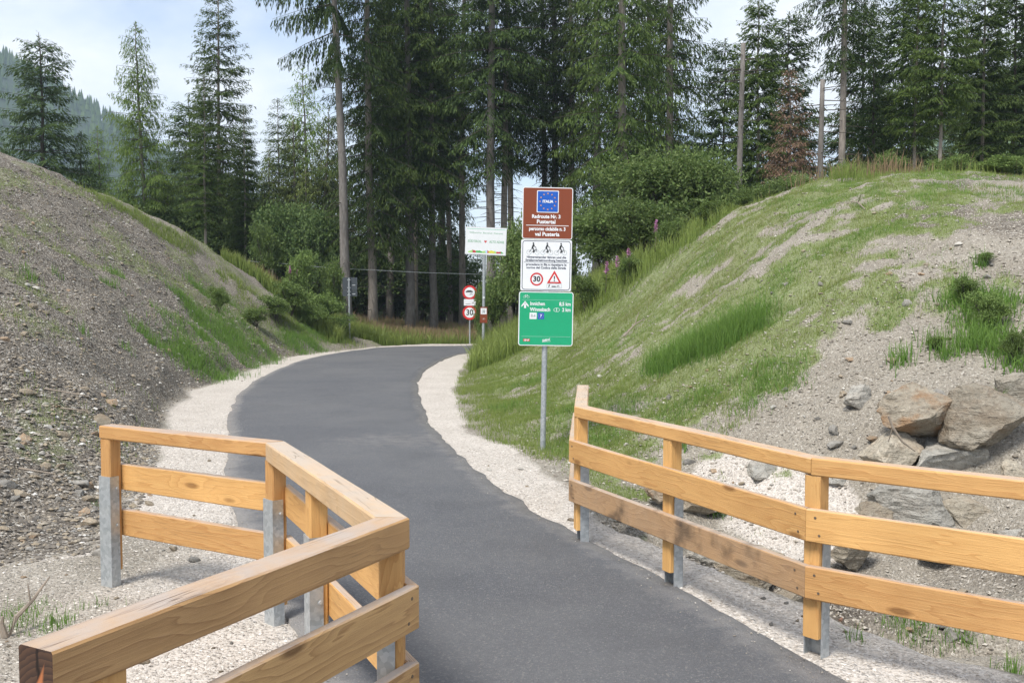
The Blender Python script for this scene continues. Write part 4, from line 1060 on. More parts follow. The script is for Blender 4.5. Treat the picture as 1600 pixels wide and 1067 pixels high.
# a lighter shape for pebbles: jittered octahedron
ICO[1] = (np.array([(1, 0, 0), (-1, 0, 0), (0, 1, 0), (0, -1, 0), (0, 0, 1), (0, 0, -1), (.7, .7, .35), (-.7, .7, .3), (-.7, -.7, .35), (.7, -.7, .3)], float),
          np.array([(6, 4, 0), (6, 2, 4), (7, 4, 2), (7, 1, 4), (8, 4, 1), (8, 3, 4), (9, 4, 3), (9, 0, 4), (6, 0, 5), (2, 6, 5), (7, 2, 5), (1, 7, 5), (8, 1, 5), (3, 8, 5), (9, 3, 5), (0, 9, 5)]))
def mat_pebble(name, stops):
    t = NT(name); c = t.ramp(t.attr('rnd'), stops); t.color(c); t.p.inputs['Roughness'].default_value = .9; return t.m
peb_l = mat_pebble('pebbles_of_the_dark_bank', [(0., (.10, .09, .08)), (.45, (.22, .195, .165)), (.75, (.30, .25, .18)), (.92, (.34, .33, .31)), (1., (.62, .60, .56))])
peb_r = mat_pebble('pebbles_of_the_pale_bank', [(0., (.20, .175, .145)), (.5, (.33, .295, .25)), (.93, (.42, .385, .335)), (1., (.64, .61, .56))])
peb_v = mat_pebble('crushed_verge_stone', [(0., (.34, .30, .26)), (.5, (.52, .475, .425)), (1., (.72, .68, .63))])
rg = np.random.default_rng(5)
def area(n, x0, x1, y0, y1, test, p=1.0):
    P = np.c_[rg.uniform(x0, x1, n), y0 + (y1 - y0) * rg.random(n) ** p]; cd = corridor(P); return P[test(P, cd)]
P = np.vstack([area(26000, -9, -2.2, 5.5, 12, lambda P, c: (c > .0)), area(26000, -14, -3, 10, 30, lambda P, c: c > .1, 1.4)])
pebbles('pebbles', P, .006 + .024 * rg.random(len(P)) ** 4 + .0006 * P[:, 1], peb_l, 'small stones and grit covering the dark left bank', 6)
P = np.vstack([area(13000, 0, 9, 6.5, 13, lambda P, c: c > .05), area(8000, 0, 12, 11, 21, lambda P, c: c > .05)])
pebbles('pebbles', P, .006 + .018 * rg.random(len(P)) ** 4 + .0003 * P[:, 1], peb_r, 'small pale stones strewn over the grassy right bank', 7)
PE = np.vstack([PATH_L, PATH_R[::-1]])
P = area(30000, -6, 3.2, 4.4, 12, lambda P, c: (c < 0), 1.3); P = P[~inside(P, PE)]
pebbles('verge_gravel', P, .004 + .009 * rg.random(len(P)) ** 3, peb_v, 'crushed cream gravel on the verges beside the path', 8)

rg2 = np.random.default_rng(77); k_ = rg2.integers(0, N, 1500); e_ = np.abs(rg2.normal(0, .13, 1500)); sd_ = rg2.random(1500) < .5
P = np.where(sd_[:, None], PLr[k_] + dirn[k_] * e_[:, None], PRr[k_] - dirn[k_] * e_[:, None]); P = P[(P[:, 1] > 4.3) & (P[:, 1] < 22)]
_h = height; height = lambda Q, full=False: np.full(len(np.asarray(Q).reshape(-1, 2)), .024)
pebbles('stray_gravel', P, .0025 + .0055 * rg2.random(len(P)) ** 2.5, peb_r, 'loose gravel chips scattered on the asphalt edges', 9)
height = _h

# ------------------------------------------------------------------ grass
def blades(P, h, w, seed, lean=.5, seg=1):
    rg = np.random.default_rng(seed); n = len(P); z = height(P)
    a = rg.uniform(0, 2 * math.pi, n); b = rg.uniform(0, 2 * math.pi, n); L = lean * rg.random(n) * h
    base = np.c_[P, z - .01]; side = np.c_[np.cos(a), np.sin(a), np.zeros(n)] * (w / 2)[:, None]
    tip = base + np.c_[np.cos(b) * L, np.sin(b) * L, h * np.sqrt(np.maximum(.2, 1 - (L / h) ** 2))]
    if seg == 1:
        V = np.stack([base - side, base + side, tip], 1); f = np.array([[0, 1, 2]]); tp = np.array([0, 0, 1.])
        fs = [(f[None] + (np.arange(n) * 3)[:, None, None]).reshape(-1, 3)]; k = 3
    else:
        mid = base * .45 + tip * .55 + np.c_[-np.cos(b) * L * .25, -np.sin(b) * L * .25, h * .08]
        V = np.stack([base - side, base + side, mid + side * .7, mid - side * .7, tip], 1); tp = np.array([0, 0, .4, .4, 1.]); k = 5
        fs = [(np.array([[0, 1, 2, 3]])[None] + (np.arange(n) * 5)[:, None, None]).reshape(-1, 4), (np.array([[3, 2, 4]])[None] + (np.arange(n) * 5)[:, None, None]).reshape(-1, 3)]
    return V.reshape(-1, 3), fs, np.repeat(rg.random(n), k), np.tile(tp, n)
def grass(name, P, h, w, mat, label, seed, lean=.5, seg=1, cat='grass'):
    V, fs, r, t = blades(P, h, w, seed, lean, seg)
    return tag(link(name, mesh_np(name, V, fs, M[mat], dict(rnd=r, tip=t))), label, cat, kind='stuff')
def clump(P, n, spread, rg):
    return np.repeat(P, n, 0) + rg.normal(0, spread, (len(P) * n, 2))
rg = np.random.default_rng(21)
# right bank: thin sward in patches
P = np.vstack([area(150000, -1.2, 10, 9, 24, lambda P, c: c > .15)])
keep = rg.random(len(P)) < np.clip(green_density(P) * smooth(.1, .7, corridor(P)), 0, 1) * .95
keep &= ~(np.hypot(P[:, 0] - gt[0] - .9, (P[:, 1] - gt[1]) * .6) < 1.5)
P = clump(P[keep], 3, .035, rg); grass('grass', P, rg.uniform(.025, .075, len(P)), rg.uniform(.004, .009, len(P)), 'grass', 'thin green grass sprouting over the right bank', 22)
P = area(60000, 1, 11, 10, 24, lambda P, c: c > .3); keep = rg.random(len(P)) < green_density(P) * smooth(.45, .6, fbm(P[:, 0] * .9, P[:, 1] * .9, 77, 3)) * .5
P = clump(P[keep], 3, .03, rg); grass('dry_grass', P, rg.uniform(.04, .12, len(P)), rg.uniform(.005, .009, len(P)), 'grass_dry', 'yellowish dry grass mixed into the right bank', 23)
# grassy belt at the foot of the right bank, beside the verge
P = area(60000, -1.6, 3.5, 11, 30, lambda P, c: (c > .08) & (c < 2.6)); keep = rg.random(len(P)) < smooth(.42, .56, .5 * fbm(P[:, 0] * 1.3, P[:, 1] * 1.3, 78, 3) + .5 * fbm(P[:, 0] * 4, P[:, 1] * 4, 79, 3) + .03)
P = clump(P[keep], 3, .04, rg); grass('verge_grass', P, rg.uniform(.03, .12, len(P)), rg.uniform(.005, .010, len(P)), 'grass', 'bright grass along the foot of the right bank behind the signpost', 24)
P = area(5200, .3, 10.5, 10.8, 21, lambda P, c: c > .4); P = P[rg.random(len(P)) < smooth(.48, .62, fbm(P[:, 0] * 1.1 + 4, P[:, 1] * 1.1, 301, 3)) * green_density(P)]
P = clump(P, 26, .075, rg); grass('turf_tufts', P, rg.uniform(.04, .12, len(P)), rg.uniform(.004, .008, len(P)), 'tuft', 'small bright green tufts dotted over the right bank', 29, .8)
def spots(lst, per, spread=.5):
    out = []
    for px, py, r in lst:
        c = hit(px, py); out.append(c[:2] + rg.normal(0, r * spread, (int(per * r * r) + 6, 2)))
    return np.vstack(out)
# dense horsetail-like patch on the right bank
L = [(1030 + 145 * t, 575 - 62 * t, .24 + .12 * abs(math.sin(t * 7))) for t in np.linspace(0, 1, 9)]
P = spots(L, 9000); grass('tall_grass', P, rg.uniform(.12, .40, len(P)), rg.uniform(.005, .009, len(P)), 'tuft', 'dense bright green patch of tall grass midway up the right bank', 25, .95, 2)
L = [(1200 + rg.uniform(-40, 40), 575 + rg.uniform(-20, 30), .3) for _ in range(5)] + [(1180, 620, .3), (1100, 620, .35), (1050, 650, .35), (980, 640, .4), (1170, 640, .2), (940, 690, .35), (900, 640, .4), (830, 600, .5), (790, 640, .4)]
P = spots(L, 2600); grass('short_grass', P, rg.uniform(.07, .17, len(P)), rg.uniform(.006, .010, len(P)), 'tuft', 'low bright green grass below the tall patch on the right bank', 26, .6, 1)
# weeds in the groove at the right edge
L = [(1500, 470, .28), (1530, 500, .34), (1560, 480, .3), (1545, 535, .32), (1520, 540, .25), (1565, 555, .22), (1595, 575, .18), (1460, 545, .14), (1478, 560, .12), (1410, 570, .14), (1530, 415, .12), (1560, 640, .05), (1115, 800, .14), (1060, 700, .1)]
P = spots(L, 3600); grass('weeds', P, rg.uniform(.10, .34, len(P)), rg.uniform(.007, .014, len(P)), 'tuft', 'clump of green weeds in the groove above the boulders at right', 27, .8, 2, 'weeds')
L = [(1420, 985, .14), (1440, 980, .1), (1395, 985, .08), (1510, 1000, .10), (1560, 985, .08), (1340, 1000, .05), (1480, 1010, .08), (1120, 800, .1), (1580, 1050, .1)]
P = spots(L, 5200); grass('grass_tufts', P, rg.uniform(.05, .16, len(P)), rg.uniform(.004, .007, len(P)), 'tuft', 'small grass tufts among stones behind the near right fence', 28, .7, 2)
# left bank
L = [(130 + 6 * t, 290 + 4.2 * t, .6) for t in range(0, 70, 2)]
L = [(px, np.interp(px, [130, 230, 300, 360, 430, 500, 545], [296, 350, 395, 440, 495, 525, 535]), .55) for px in np.linspace(150, 545, 46)]
P = spots(L, 800, .75); P = P[rg.random(len(P)) < smooth(.30, .52, fbm(P[:, 0] * 1.1, P[:, 1] * 1.1, 130, 3))]; grass('grass_strip', P, rg.uniform(.08, .26, len(P)), rg.uniform(.008, .014, len(P)), 'grass', 'strip of green grass running down the left bank', 30, .6, 2)
L = [(290, 548, .6), (320, 565, .6), (350, 575, .55), (380, 570, .5), (300, 575, .45), (340, 590, .35), (410, 565, .4), (260, 545, .4), (240, 540, .4), (180, 430, .3), (170, 445, .25), (42, 425, .2), (50, 440, .2), (270, 500, .5), (330, 470, .6), (220, 515, .3), (200, 548, .15), (130, 520, .15), (90, 430, .15), (370, 520, .6), (310, 500, .4)] + [(rg.uniform(280, 530), 0, .45) for _ in range(34)]
L = [(px, py if py else rg.uniform(*np.interp(px, [280, 400, 530], [420, 500, 530])[None].repeat(2) + np.array([0, np.interp(px, [280, 400, 530], [150, 60, 12])])), r) for px, py, r in L]
P = spots(L, 1500); grass('grass_patches', P, rg.uniform(.07, .26, len(P)), rg.uniform(.007, .012, len(P)), 'tuft', 'grass patches scattered over the dark lower left bank', 31, .7, 2)
P = area(50000, -14, -3.5, 10, 34, lambda P, c: c > .2); keep = rg.random(len(P)) < green_density(P) * .8
P = clump(P[keep], 3, .05, rg); grass('sparse_grass', P, rg.uniform(.04, .14, len(P)), rg.uniform(.006, .011, len(P)), 'grass', 'sparse seedling grass between stones of the left bank', 32)
L = [(60, 970, .2), (50, 950, .12), (30, 960, .15), (90, 975, .12), (130, 950, .05), (165, 945, .06), (75, 985, .1), (160, 825, .05), (150, 790, .05), (240, 640, .04), (10, 985, .12)]
P = spots(L, 3000); grass('grass_tufts', P, rg.uniform(.03, .10, len(P)), rg.uniform(.003, .006, len(P)), 'tuft', 'tiny grass tufts on the gravel by the dead twig at lower left', 33, .8, 2)
# meadow before the wood
P = np.vstack([area(90000, -11, 3, 36.2, 47, lambda P, c: (c > .2)), area(16000, -9.5, -6.0, 33.5, 38, lambda P, c: (c > .2) & (c < 2.2))])
grass('meadow_grass', P, rg.uniform(.25, .7, len(P)), rg.uniform(.018, .035, len(P)), 'grass', 'tall meadow grass between path bend and forest edge', 34, .5, 2)
P2 = area(30000, -11, 1.5, 37.6, 46, lambda P, c: c > .3); P2 = P2[rg.random(len(P2)) < .35 + .5 * fbm(P2[:, 0] * .4, P2[:, 1] * .4, 36, 2)]
V, fs, r, t = blades(P2, rg.uniform(.45, .85, len(P2)), rg.uniform(.02, .035, len(P2)), 35, .35, 2)
tag(link('seeding_grass', mesh_np('seeding_grass', V, fs, M['seed'], dict(rnd=r, tip=t))), 'reddish seeding grass at the forest edge beyond the path', 'grass', kind='stuff')
P = area(16000, -1.3, 3.2, 23, 31, lambda P, c: c > .25); grass('bank_grass', P, rg.uniform(.25, .75, len(P)), rg.uniform(.014, .024, len(P)), 'grass', 'tall rank grass around the welcome sign pole', 37, .7, 2)
P = area(26000, 1.5, 9, 19, 30, lambda P, c: c > .25); P = P[(P[:, 1] > 20 + .9 * np.abs(P[:, 0] - 3.6)) | (P[:, 1] > 23.5)]
grass('bank_grass', P, rg.uniform(.12, .3, len(P)) + .4 * rg.random(len(P)) * smooth(.4, .65, fbm(P[:, 0] * 1.3, P[:, 1] * 1.3, 239, 2)), rg.uniform(.010, .016, len(P)), 'grass', 'tall rank grass below the shrubs on the shoulder of the right bank', 38, .7, 2)
P = area(8000, 6.6, 13.5, 19.4, 23, lambda P, c: c > 0); P = P[rg.random(len(P)) < smooth(.35, .55, fbm(P[:, 0] * .7, P[:, 1] * .7, 39, 2))]
grass('crest_grass', P, rg.uniform(.06, .16, len(P)) + .42 * rg.random(len(P)) * smooth(.35, .7, fbm(P[:, 0] * 1.6, P[:, 1] * 1.6, 139, 2)), rg.uniform(.010, .018, len(P)), 'grass', 'tall grass on the crest of the right bank before the trees', 40, .5, 2)
P = np.array([8.0, 21]) + rg.normal(0, 1, (600, 2)) * np.array([.8, .5])
grass('seeding_grass', P, rg.uniform(.3, .75, len(P)), rg.uniform(.012, .022, len(P)), 'seed', 'reddish seeding grass on the crest of the right bank', 41, .5, 2)

# ------------------------------------------------------------------ trees
def frame(d):
    d = d / (np.linalg.norm(d, axis=-1, keepdims=True) + 1e-9)
    u = np.cross(d, np.array([0, 0, 1.0])); u /= np.linalg.norm(u, axis=-1, keepdims=True) + 1e-9
    return d, u, np.cross(u, d)
def sprigs_mesh(name, C, Dv, L, Wd, tipv, mat, rg):
    """each sprig: a narrow lozenge with a raised spine so it never reads edge-on"""
    n = len(C); d, u, w = frame(Dv); roll = rg.uniform(-1.0, 1.0, n)[:, None]
    s = u * np.cos(roll) + w * np.sin(roll)
    a = C; b = C + d * (L * .45)[:, None] + s * (Wd / 2)[:, None]; c = C + d * L[:, None]; e = C + d * (L * .45)[:, None] - s * (Wd / 2)[:, None]
    V = np.stack([a, b, c, e], 1).reshape(-1, 3)
    f = (np.array([0, 1, 2, 3])[None] + (np.arange(n) * 4)[:, None])
    return mesh_np(name, V, f, mat, dict(rnd=np.repeat(rg.random(n), 4), tip=np.repeat(tipv, 4)))
def make_conifer(seed, H, base, R, mats, spacing=.36, nb=6, droop=.25, e_lo=-.15, e_hi=.55, dens=1.0, hang=.5, trunk_r=.2, gap=0.0, shape=.75, spr=(.17, .31), sw=(.045, .075), dead=18, one_side=None, lean=0.0, flat_top=False):
    rg = np.random.default_rng(seed)
    tr = MB(); zz = np.linspace(-.6, H, 13)
    wob = np.cumsum(rg.normal(0, .035, (13, 2)), 0); wob[:, 0] += lean * zz
    tpts = np.c_[wob, zz]; rad = trunk_r * (1 - np.clip(zz, 0, H) / H) ** .8 + .012; rad[0] *= 1.35; rad[1] *= 1.06
    tr.tube(tpts, rad, 9)
    br = MB(); C, Dv, Ls, Ws, Tp = [], [], [], [], []
    z = base
    tp = lambda q: np.array([np.interp(q, zz, wob[:, 0]), np.interp(q, zz, wob[:, 1]), q])
    while z < H - .15:
        t = (z - base) / (H - base)
        prof = (1 - t) ** shape * (.55 + .45 * min(1, t / .18))
        if flat_top: prof = max(prof, .32 * (t > .8))
        k = max(3, int(nb + rg.integers(-1, 2)))
        a0 = rg.uniform(0, 6.28)
        if rg.random() < gap: z += spacing; continue
        for j in range(k):
            az = a0 + 2 * math.pi * j / k + rg.normal(0, .22)
            if one_side is not None and math.cos(az - one_side) < -.2 and rg.random() < .75: continue
            Lb = max(.25, R * prof * rg.uniform(.62, 1.18)); e = e_lo + (e_hi - e_lo) * t + rg.normal(0, .1)
            ns = max(4, int(Lb / .11)); s = np.linspace(.02, 1, ns)
            dr = droop * (1 - .6 * t)
            out = s * Lb * math.cos(e * .6); up = Lb * (math.tan(e) * s - dr * s ** 2 + .55 * dr * np.maximum(0, s - .6) ** 1.5 * 2)
            zj = z + rg.uniform(-.1, .1); o = tp(zj); hd = np.array([math.cos(az), math.sin(az)])
            pts = np.c_[o[0] + hd[0] * out, o[1] + hd[1] * out, o[2] + up]
            br.tube(pts[[0, ns // 2, ns - 1]], [max(.008, .016 * Lb ** .7), .010, .004], 4, False)
            tg = np.gradient(pts, axis=0); tg, sd, upv = frame(tg)
            m = dens * (1 if z < 17 else .35)
            for side in (-1, 1):
                lat = np.clip((.62 * Lb * (1 - s) * .8 + .16) * rg.uniform(.6, 1.25, ns), .1, .85)
                ok = (s > .12) & (rg.random(ns) < .95)
                q = pts[ok]; la = lat[ok]; n0 = len(q)
                if not n0: continue
                ld = tg[ok] * .55 + sd[ok] * side * .8 + np.array([0, 0, -1]) * (hang * rg.uniform(.4, 1.3, n0))[:, None]
                ld /= np.linalg.norm(ld, axis=1)[:, None]
                nk = np.maximum(1, np.round(la / .15 * m * rg.uniform(.8, 1.3, n0))).astype(int)
                idx_ = np.repeat(np.arange(n0), nk); fr = rg.random(len(idx_))
                pos = q[idx_] + ld[idx_] * (la[idx_] * fr)[:, None] + rg.normal(0, .025, (len(idx_), 3)) - np.c_[np.zeros((len(idx_), 2)), fr ** 2 * hang * .12]
                dv = ld[idx_] + rg.normal(0, .26, (len(idx_), 3)) + np.array([0, 0, -hang * .5])
                C.append(pos); Dv.append(dv); Ls.append(rg.uniform(*spr, len(idx_))); Ws.append(rg.uniform(*sw, len(idx_)))
                Tp.append(np.clip(.55 * fr + .5 * (s[ok][idx_]) - .35 + rg.normal(0, .15, len(idx_)), 0, 1))
        z += spacing * rg.uniform(.75, 1.25)
    for _ in range(dead):
        q = rg.uniform(max(.8, base * .25), base + .3) if base > 1.2 else rg.uniform(.3, 1.5)
        az = rg.uniform(0, 6.28); Lb = rg.uniform(.3, 1.3); o = tp(q)
        br.tube([o, o + np.array([math.cos(az) * Lb * .5, math.sin(az) * Lb * .5, -.03]), o + np.array([math.cos(az) * Lb, math.sin(az) * Lb, -.18 * Lb + rg.normal(0, .1)])], [.016, .010, .004], 4, False)
    # leader
    n = 26; q = rg.uniform(0, .7, n); C.append(np.array([tp(H - x) for x in q])); a = rg.uniform(0, 6.28, n)
    Dv.append(np.c_[np.cos(a) * .7, np.sin(a) * .7, np.full(n, .7)]); Ls.append(rg.uniform(.1, .25, n)); Ws.append(np.full(n, .05)); Tp.append(np.ones(n) * .6)
    crown = sprigs_mesh('crown', np.concatenate(C), np.concatenate(Dv), np.concatenate(Ls), np.concatenate(Ws), np.concatenate(Tp), M[mats[0]], rg)
    return dict(trunk=tr.mesh('trunk', M[mats[1]], True), branch=br.mesh('branches', M['bark_dark'], False), crown=crown, H=H)
PROTO = {}
def proto(key, **kw): PROTO[key] = make_conifer(**kw)
TW = dict(spr=(.13, .25), sw=(.030, .048))
proto('tall_a', seed=1, H=24, base=4.6, R=2.9, mats=('spruce', 'bark'), spacing=0.6, nb=6, droop=.50, hang=0.85, trunk_r=.19, dead=30, dens=2.5, **TW)
proto('tall_b', seed=2, H=25, base=6.8, R=2.6, mats=('spruce_blue', 'bark'), spacing=0.64, nb=6, droop=.42, hang=0.75, trunk_r=.18, dead=40, dens=2.4, **TW)
proto('tall_c', seed=3, H=23, base=3.8, R=2.9, mats=('spruce', 'bark_pale'), spacing=0.6, nb=6, droop=.52, hang=0.9, trunk_r=.19, dead=26, dens=2.5, **TW)
proto('tall_d', seed=4, H=26, base=8.2, R=2.4, mats=('spruce_blue', 'bark_pale'), spacing=0.66, nb=6, droop=.38, hang=0.75, trunk_r=.15, dead=46, dens=2.3, **TW)
AW = dict(spr=(.16, .30), sw=(.036, .058))
BW = dict(spr=(.18, .33), sw=(.045, .072))
proto('airy_a', seed=5, H=18, base=4.0, R=2.7, mats=('spruce', 'bark_pale'), spacing=.62, nb=8, droop=.30, hang=.5, trunk_r=.14, dens=1.7, dead=22, shape=.5, **AW)
proto('airy_b', seed=6, H=12, base=1.2, R=3.0, mats=('spruce_blue', 'bark_dark'), spacing=.60, nb=8, droop=.26, hang=.5, trunk_r=.13, dens=1.8, e_lo=-.1, e_hi=.35, dead=16, shape=.42, flat_top=True, **AW)
proto('bare_a', seed=15, H=19, base=5.5, R=2.5, mats=('spruce', 'bark_pale'), spacing=0.55, nb=7, droop=.26, hang=.55, trunk_r=.13, dens=2, dead=40, shape=.5, **BW)
proto('bare_b', seed=16, H=19, base=7.5, R=2.3, mats=('spruce', 'bark_pale'), spacing=0.55, nb=7, droop=.30, hang=.6, trunk_r=.12, dens=2, dead=60, shape=.5, **BW)
proto('bare_c', seed=17, H=15, base=1.6, R=2.9, mats=('spruce_blue', 'bark_dark'), spacing=0.58, nb=8, droop=.24, hang=.5, trunk_r=.11, dens=2, dead=30, shape=.45, **BW)
proto('young', seed=7, H=11, base=.6, R=2.5, mats=('spruce_yellow', 'bark'), spacing=.46, nb=7, droop=.42, hang=1.0, trunk_r=.13, dead=0, shape=.7, dens=1.9, **AW)
proto('young_dark', seed=8, H=11, base=.5, R=2.7, mats=('spruce_blue', 'bark_dark'), spacing=.48, nb=7, droop=.34, hang=.8, trunk_r=.13, dead=6, shape=.7, dens=1.8, **AW)
proto('larch', seed=9, H=13, base=2.6, R=2.5, mats=('larch', 'bark'), spacing=.46, nb=6, droop=.34, hang=1.1, trunk_r=.12, dens=2.0, spr=(.14, .28), sw=(.028, .045), shape=.55, dead=14)
proto('plume', seed=10, H=22, base=11.0, R=3.3, mats=('spruce_blue', 'bark'), spacing=.95, nb=5, droop=.4, hang=2.2, trunk_r=.2, dens=5, dead=34, one_side=math.pi, lean=-.028, **TW)
proto('dead', seed=11, H=9.5, base=2.0, R=2.1, mats=('dead', 'bark_dark'), spacing=.42, nb=6, droop=.3, hang=.6, trunk_r=.1, dens=1.4, dead=14, **AW)

def tree(key, px, Y, label, top=None, s=None, rz=None, name='spruce_tree', dx=0, group='conifers of the forest edge', lean=0):
    P = PROTO[key]; b = at(px, 460, Y); zb = float(height(b[:2])[0])
    if top is not None: s = (at(px, top, Y)[2] - zb) / P['H']
    root = thing(name, (b[0], b[1], zb), label, 'tree', group)
    root.rotation_euler = (0, lean, rz if rz is not None else random.uniform(0, 6.28)); sx = s if s is not None else 1
    root.scale = (sx, sx, sx)
    link('trunk', P['trunk'], root); tag(link('branches', P['branch'], root), kind='stuff'); link('crown', P['crown'], root)
    return root
def snag(px, Y, py_top, label, r=.17, lean=.02):
    b = at(px, 460, Y); zb = float(height(b[:2])[0]); H = at(px, py_top, Y)[2] - zb
    root = thing('dead_tree', (b[0], b[1], zb), label, 'dead tree', 'bare broken trunks')
    mb = MB(); z = np.linspace(-.5, H, 8); mb.tube(np.c_[lean * z, np.zeros(8), z], r * (1 - .35 * np.clip(z, 0, H) / H), 9); mb.build('trunk', M['bark'], root, smooth_sh=True)
    mb = MB(); rg_ = np.random.default_rng(int(px))
    for _ in range(22):
        q = rg_.uniform(H * .25, H * .98); a = rg_.uniform(0, 6.28); L = rg_.uniform(.2, 1.1)
        mb.tube([(lean * q, 0, q), (lean * q + L * math.cos(a), L * math.sin(a), q - .12 * L)], [.016, .004], 4, False)
    tag(mb.build('branches', M['bark_dark'], root), kind='stuff')

# left group
tree('airy_b', 72, 46, 'broad dark spruce with a flattened top at the far left edge', top=50, rz=.4)
tree('larch', 228, 44, 'slender light green larch left of the tall airy spruce', top=40, name='larch_tree')
tree('larch', 165, 50, 'low pale green larch leaning behind the left bank crest', top=200, name='larch_tree', rz=2.0)
tree('airy_a', 345, 45, 'tall airy spruce rising past the top edge, right of the larch', top=-40)
tree('airy_a', 322, 41, 'spruce with a pale bare stem in front of the tall airy spruce', top=115, rz=2.2)
tree('airy_a', 385, 43, 'thin grey stemmed spruce right of the pale bare stem', top=165, rz=4.0)
tree('airy_b', 292, 50, 'dark spruce hidden behind the pale bare stemmed spruce', top=150)
tree('airy_a', 437, 52, 'narrow spruce with a pointed top in the gap left of the leaning trunk', top=155, rz=1.0)
tree('larch', 487, 56, 'light tipped conifer standing highest behind the yellow green spruces', top=108, name='larch_tree', rz=.7)
tree('young', 462, 47, 'yellow green spruce with drooping boughs left of the leaning trunk', top=185, rz=1.3)
tree('young', 508, 49, 'yellow green spruce just behind the big leaning trunk', top=170, rz=3.1)
tree('young', 425, 50, 'smaller yellow green spruce beside the narrow pointed spruce', top=235, rz=5)
tree('young_dark', 300, 48, 'dark young spruce at the foot of the pale bare stem', top=235)
tree('young_dark', 255, 50, 'dark young spruce beneath the slender larch', top=250)
tree('young_dark', 355, 50, 'dark young spruce between the two thin stems at left', top=225)
tree('young_dark', 125, 48, 'dark low spruce right under the broad flat topped spruce', top=205)
tree('young_dark', 395, 54, 'dark young spruce behind the thin grey stem', top=215)
tree('young_dark', 205, 47, 'dark young spruce left of the slender larch stem, behind the bank crest', top=262, rz=.2)
tree('young', 262, 45, 'yellow green young spruce right of the slender larch stem', top=285, rz=2.2)
tree('young_dark', 335, 47, 'dark young spruce right beside the pale bare stem', top=255, rz=3.9)
tree('young_dark', 415, 46, 'dark young spruce right of the thin grey stem', top=285, rz=5.5)
tree('young', 478, 44, 'low yellow green spruce above the herb clumps at the bank end', top=262, rz=1.7)
tree('young', 530, 52, 'yellow green spruce showing right behind the leaning trunk', top=235, rz=4.7)
# central stand
tree('plume', 545, 38.5, 'big leaning trunk with hanging plume boughs high on its left side', s=1.0, rz=0)
tree('tall_c', 578, 41, 'spruce with dark hanging boughs just right of the leaning trunk', s=1.0, rz=.5)
tree('tall_a', 641, 42, 'thick trunked spruce with dense boughs behind the path bend', s=1.05, rz=1.7, lean=.03)
tree('tall_d', 648, 46, 'slim trunk close behind the thick trunked spruce', s=1.0, rz=4.4)
tree('tall_b', 676, 43, 'straight spruce two trunks right of the path bend centre', s=.95, rz=2.6)
tree('tall_d', 703, 47, 'thin pale trunk left of the white welcome board', s=.85, rz=.3)
tree('tall_b', 612, 47, 'spruce trunk set back between the two thickest trunks at centre', s=1.0, rz=5.4)
tree('tall_d', 722, 45, 'dark spruce trunk just left of the round red rimmed signs', s=1.05, rz=5.1)
tree('tall_b', 764, 40, 'stout spruce trunk rising behind the white welcome board', s=1.1, rz=.9)
tree('tall_d', 786, 41, 'spruce trunk immediately right of the stout one behind the welcome board', s=1.0, rz=3.9)
tree('tall_d', 799, 44, 'slim trunk third in line behind the welcome board', s=1.0, rz=1.2)
tree('tall_d', 850, 46, 'spruce trunk seen just above the left corner of the brown board', s=1.0, rz=2.0)
tree('tall_b', 868, 45, 'spruce trunk seen above the middle of the brown board', s=1.05, rz=4.9)
tree('tall_d', 896, 44, 'spruce trunk seen at the right corner of the brown board', s=1.0, rz=.2)
tree('tall_c', 975, 34, 'large spruce with dense shaggy crown behind the round shrub', s=1.0, rz=2.4, lean=.02)
tree('tall_a', 930, 42, 'dark spruce filling in left of the large shaggy spruce', s=1.0, rz=.1)
tree('tall_c', 1045, 41, 'dark spruce filling in right of the large shaggy spruce', s=1.05, rz=4.2)
tree('tall_a', 1010, 46, 'spruce in shade behind the large shaggy spruce', s=1.05, rz=5.7)
tree('tall_a', 690, 52, 'dark spruce in the back row above the path bend', s=1.05, rz=5.9)
tree('tall_c', 600, 54, 'dark spruce in the back row right of the leaning trunk', s=1.05, rz=.8)
tree('tall_b', 655, 58, 'shaded spruce at the very back behind the thick trunked spruce', s=1.05, rz=3.6)
# right stand
snag(1150, 29, 68, 'pale snapped trunk left of the airy spruce on the right bank', .105, .02)
tree('bare_a', 1184, 31, 'airy spruce with layered boughs reaching the top edge right of the sky gap', top=-45, rz=1.1)
tree('bare_c', 1225, 36, 'layered spruce behind the reddish dead tree', top=20, rz=2.0)
tree('bare_c', 1130, 38, 'spruce with low boughs left of the pale snapped trunk', top=60, rz=5.0)
tree('dead', 1232, 26.5, 'reddish brown dead young spruce between snapped trunk and bare pole trunk', top=108, name='dead_spruce')
snag(1277, 27, 125, 'bare pole trunk broken off flat, right of the reddish dead tree', .095, .012)
tree('tall_d', 1310, 28, 'tall spruce with a straight grey trunk and dark crown right of the bare pole trunk', s=.68, rz=.6, lean=.03)
tree('young_dark', 1365, 30, 'dense low dark spruce right of the straight grey trunk', top=85, rz=1)
tree('bare_b', 1424, 29, 'slender spruce left of the palest trunk on the bank crest', top=-90, rz=4.4)
tree('bare_b', 1466, 27, 'spruce with the palest, thinnest trunk on the right bank crest', top=-130, rz=2.9)
tree('bare_a', 1532, 31, 'spruce with a shaded trunk near the right edge', top=-80, rz=.2)
tree('bare_c', 1572, 33, 'last spruce at the right edge, low boughs sweeping down', top=-60, rz=3.3)
tree('bare_c', 1400, 38, 'spruce set back between the slender crest spruces', top=-20, rz=3.9)
tree('bare_a', 1500, 40, 'spruce set back left of the shaded trunk', top=-10, rz=5.2)
tree('bare_c', 1345, 42, 'spruce set back behind the low dark spruce', top=0, rz=.9)
tree('bare_a', 1610, 36, 'spruce cut by the right edge of the picture', top=-50, rz=.9)

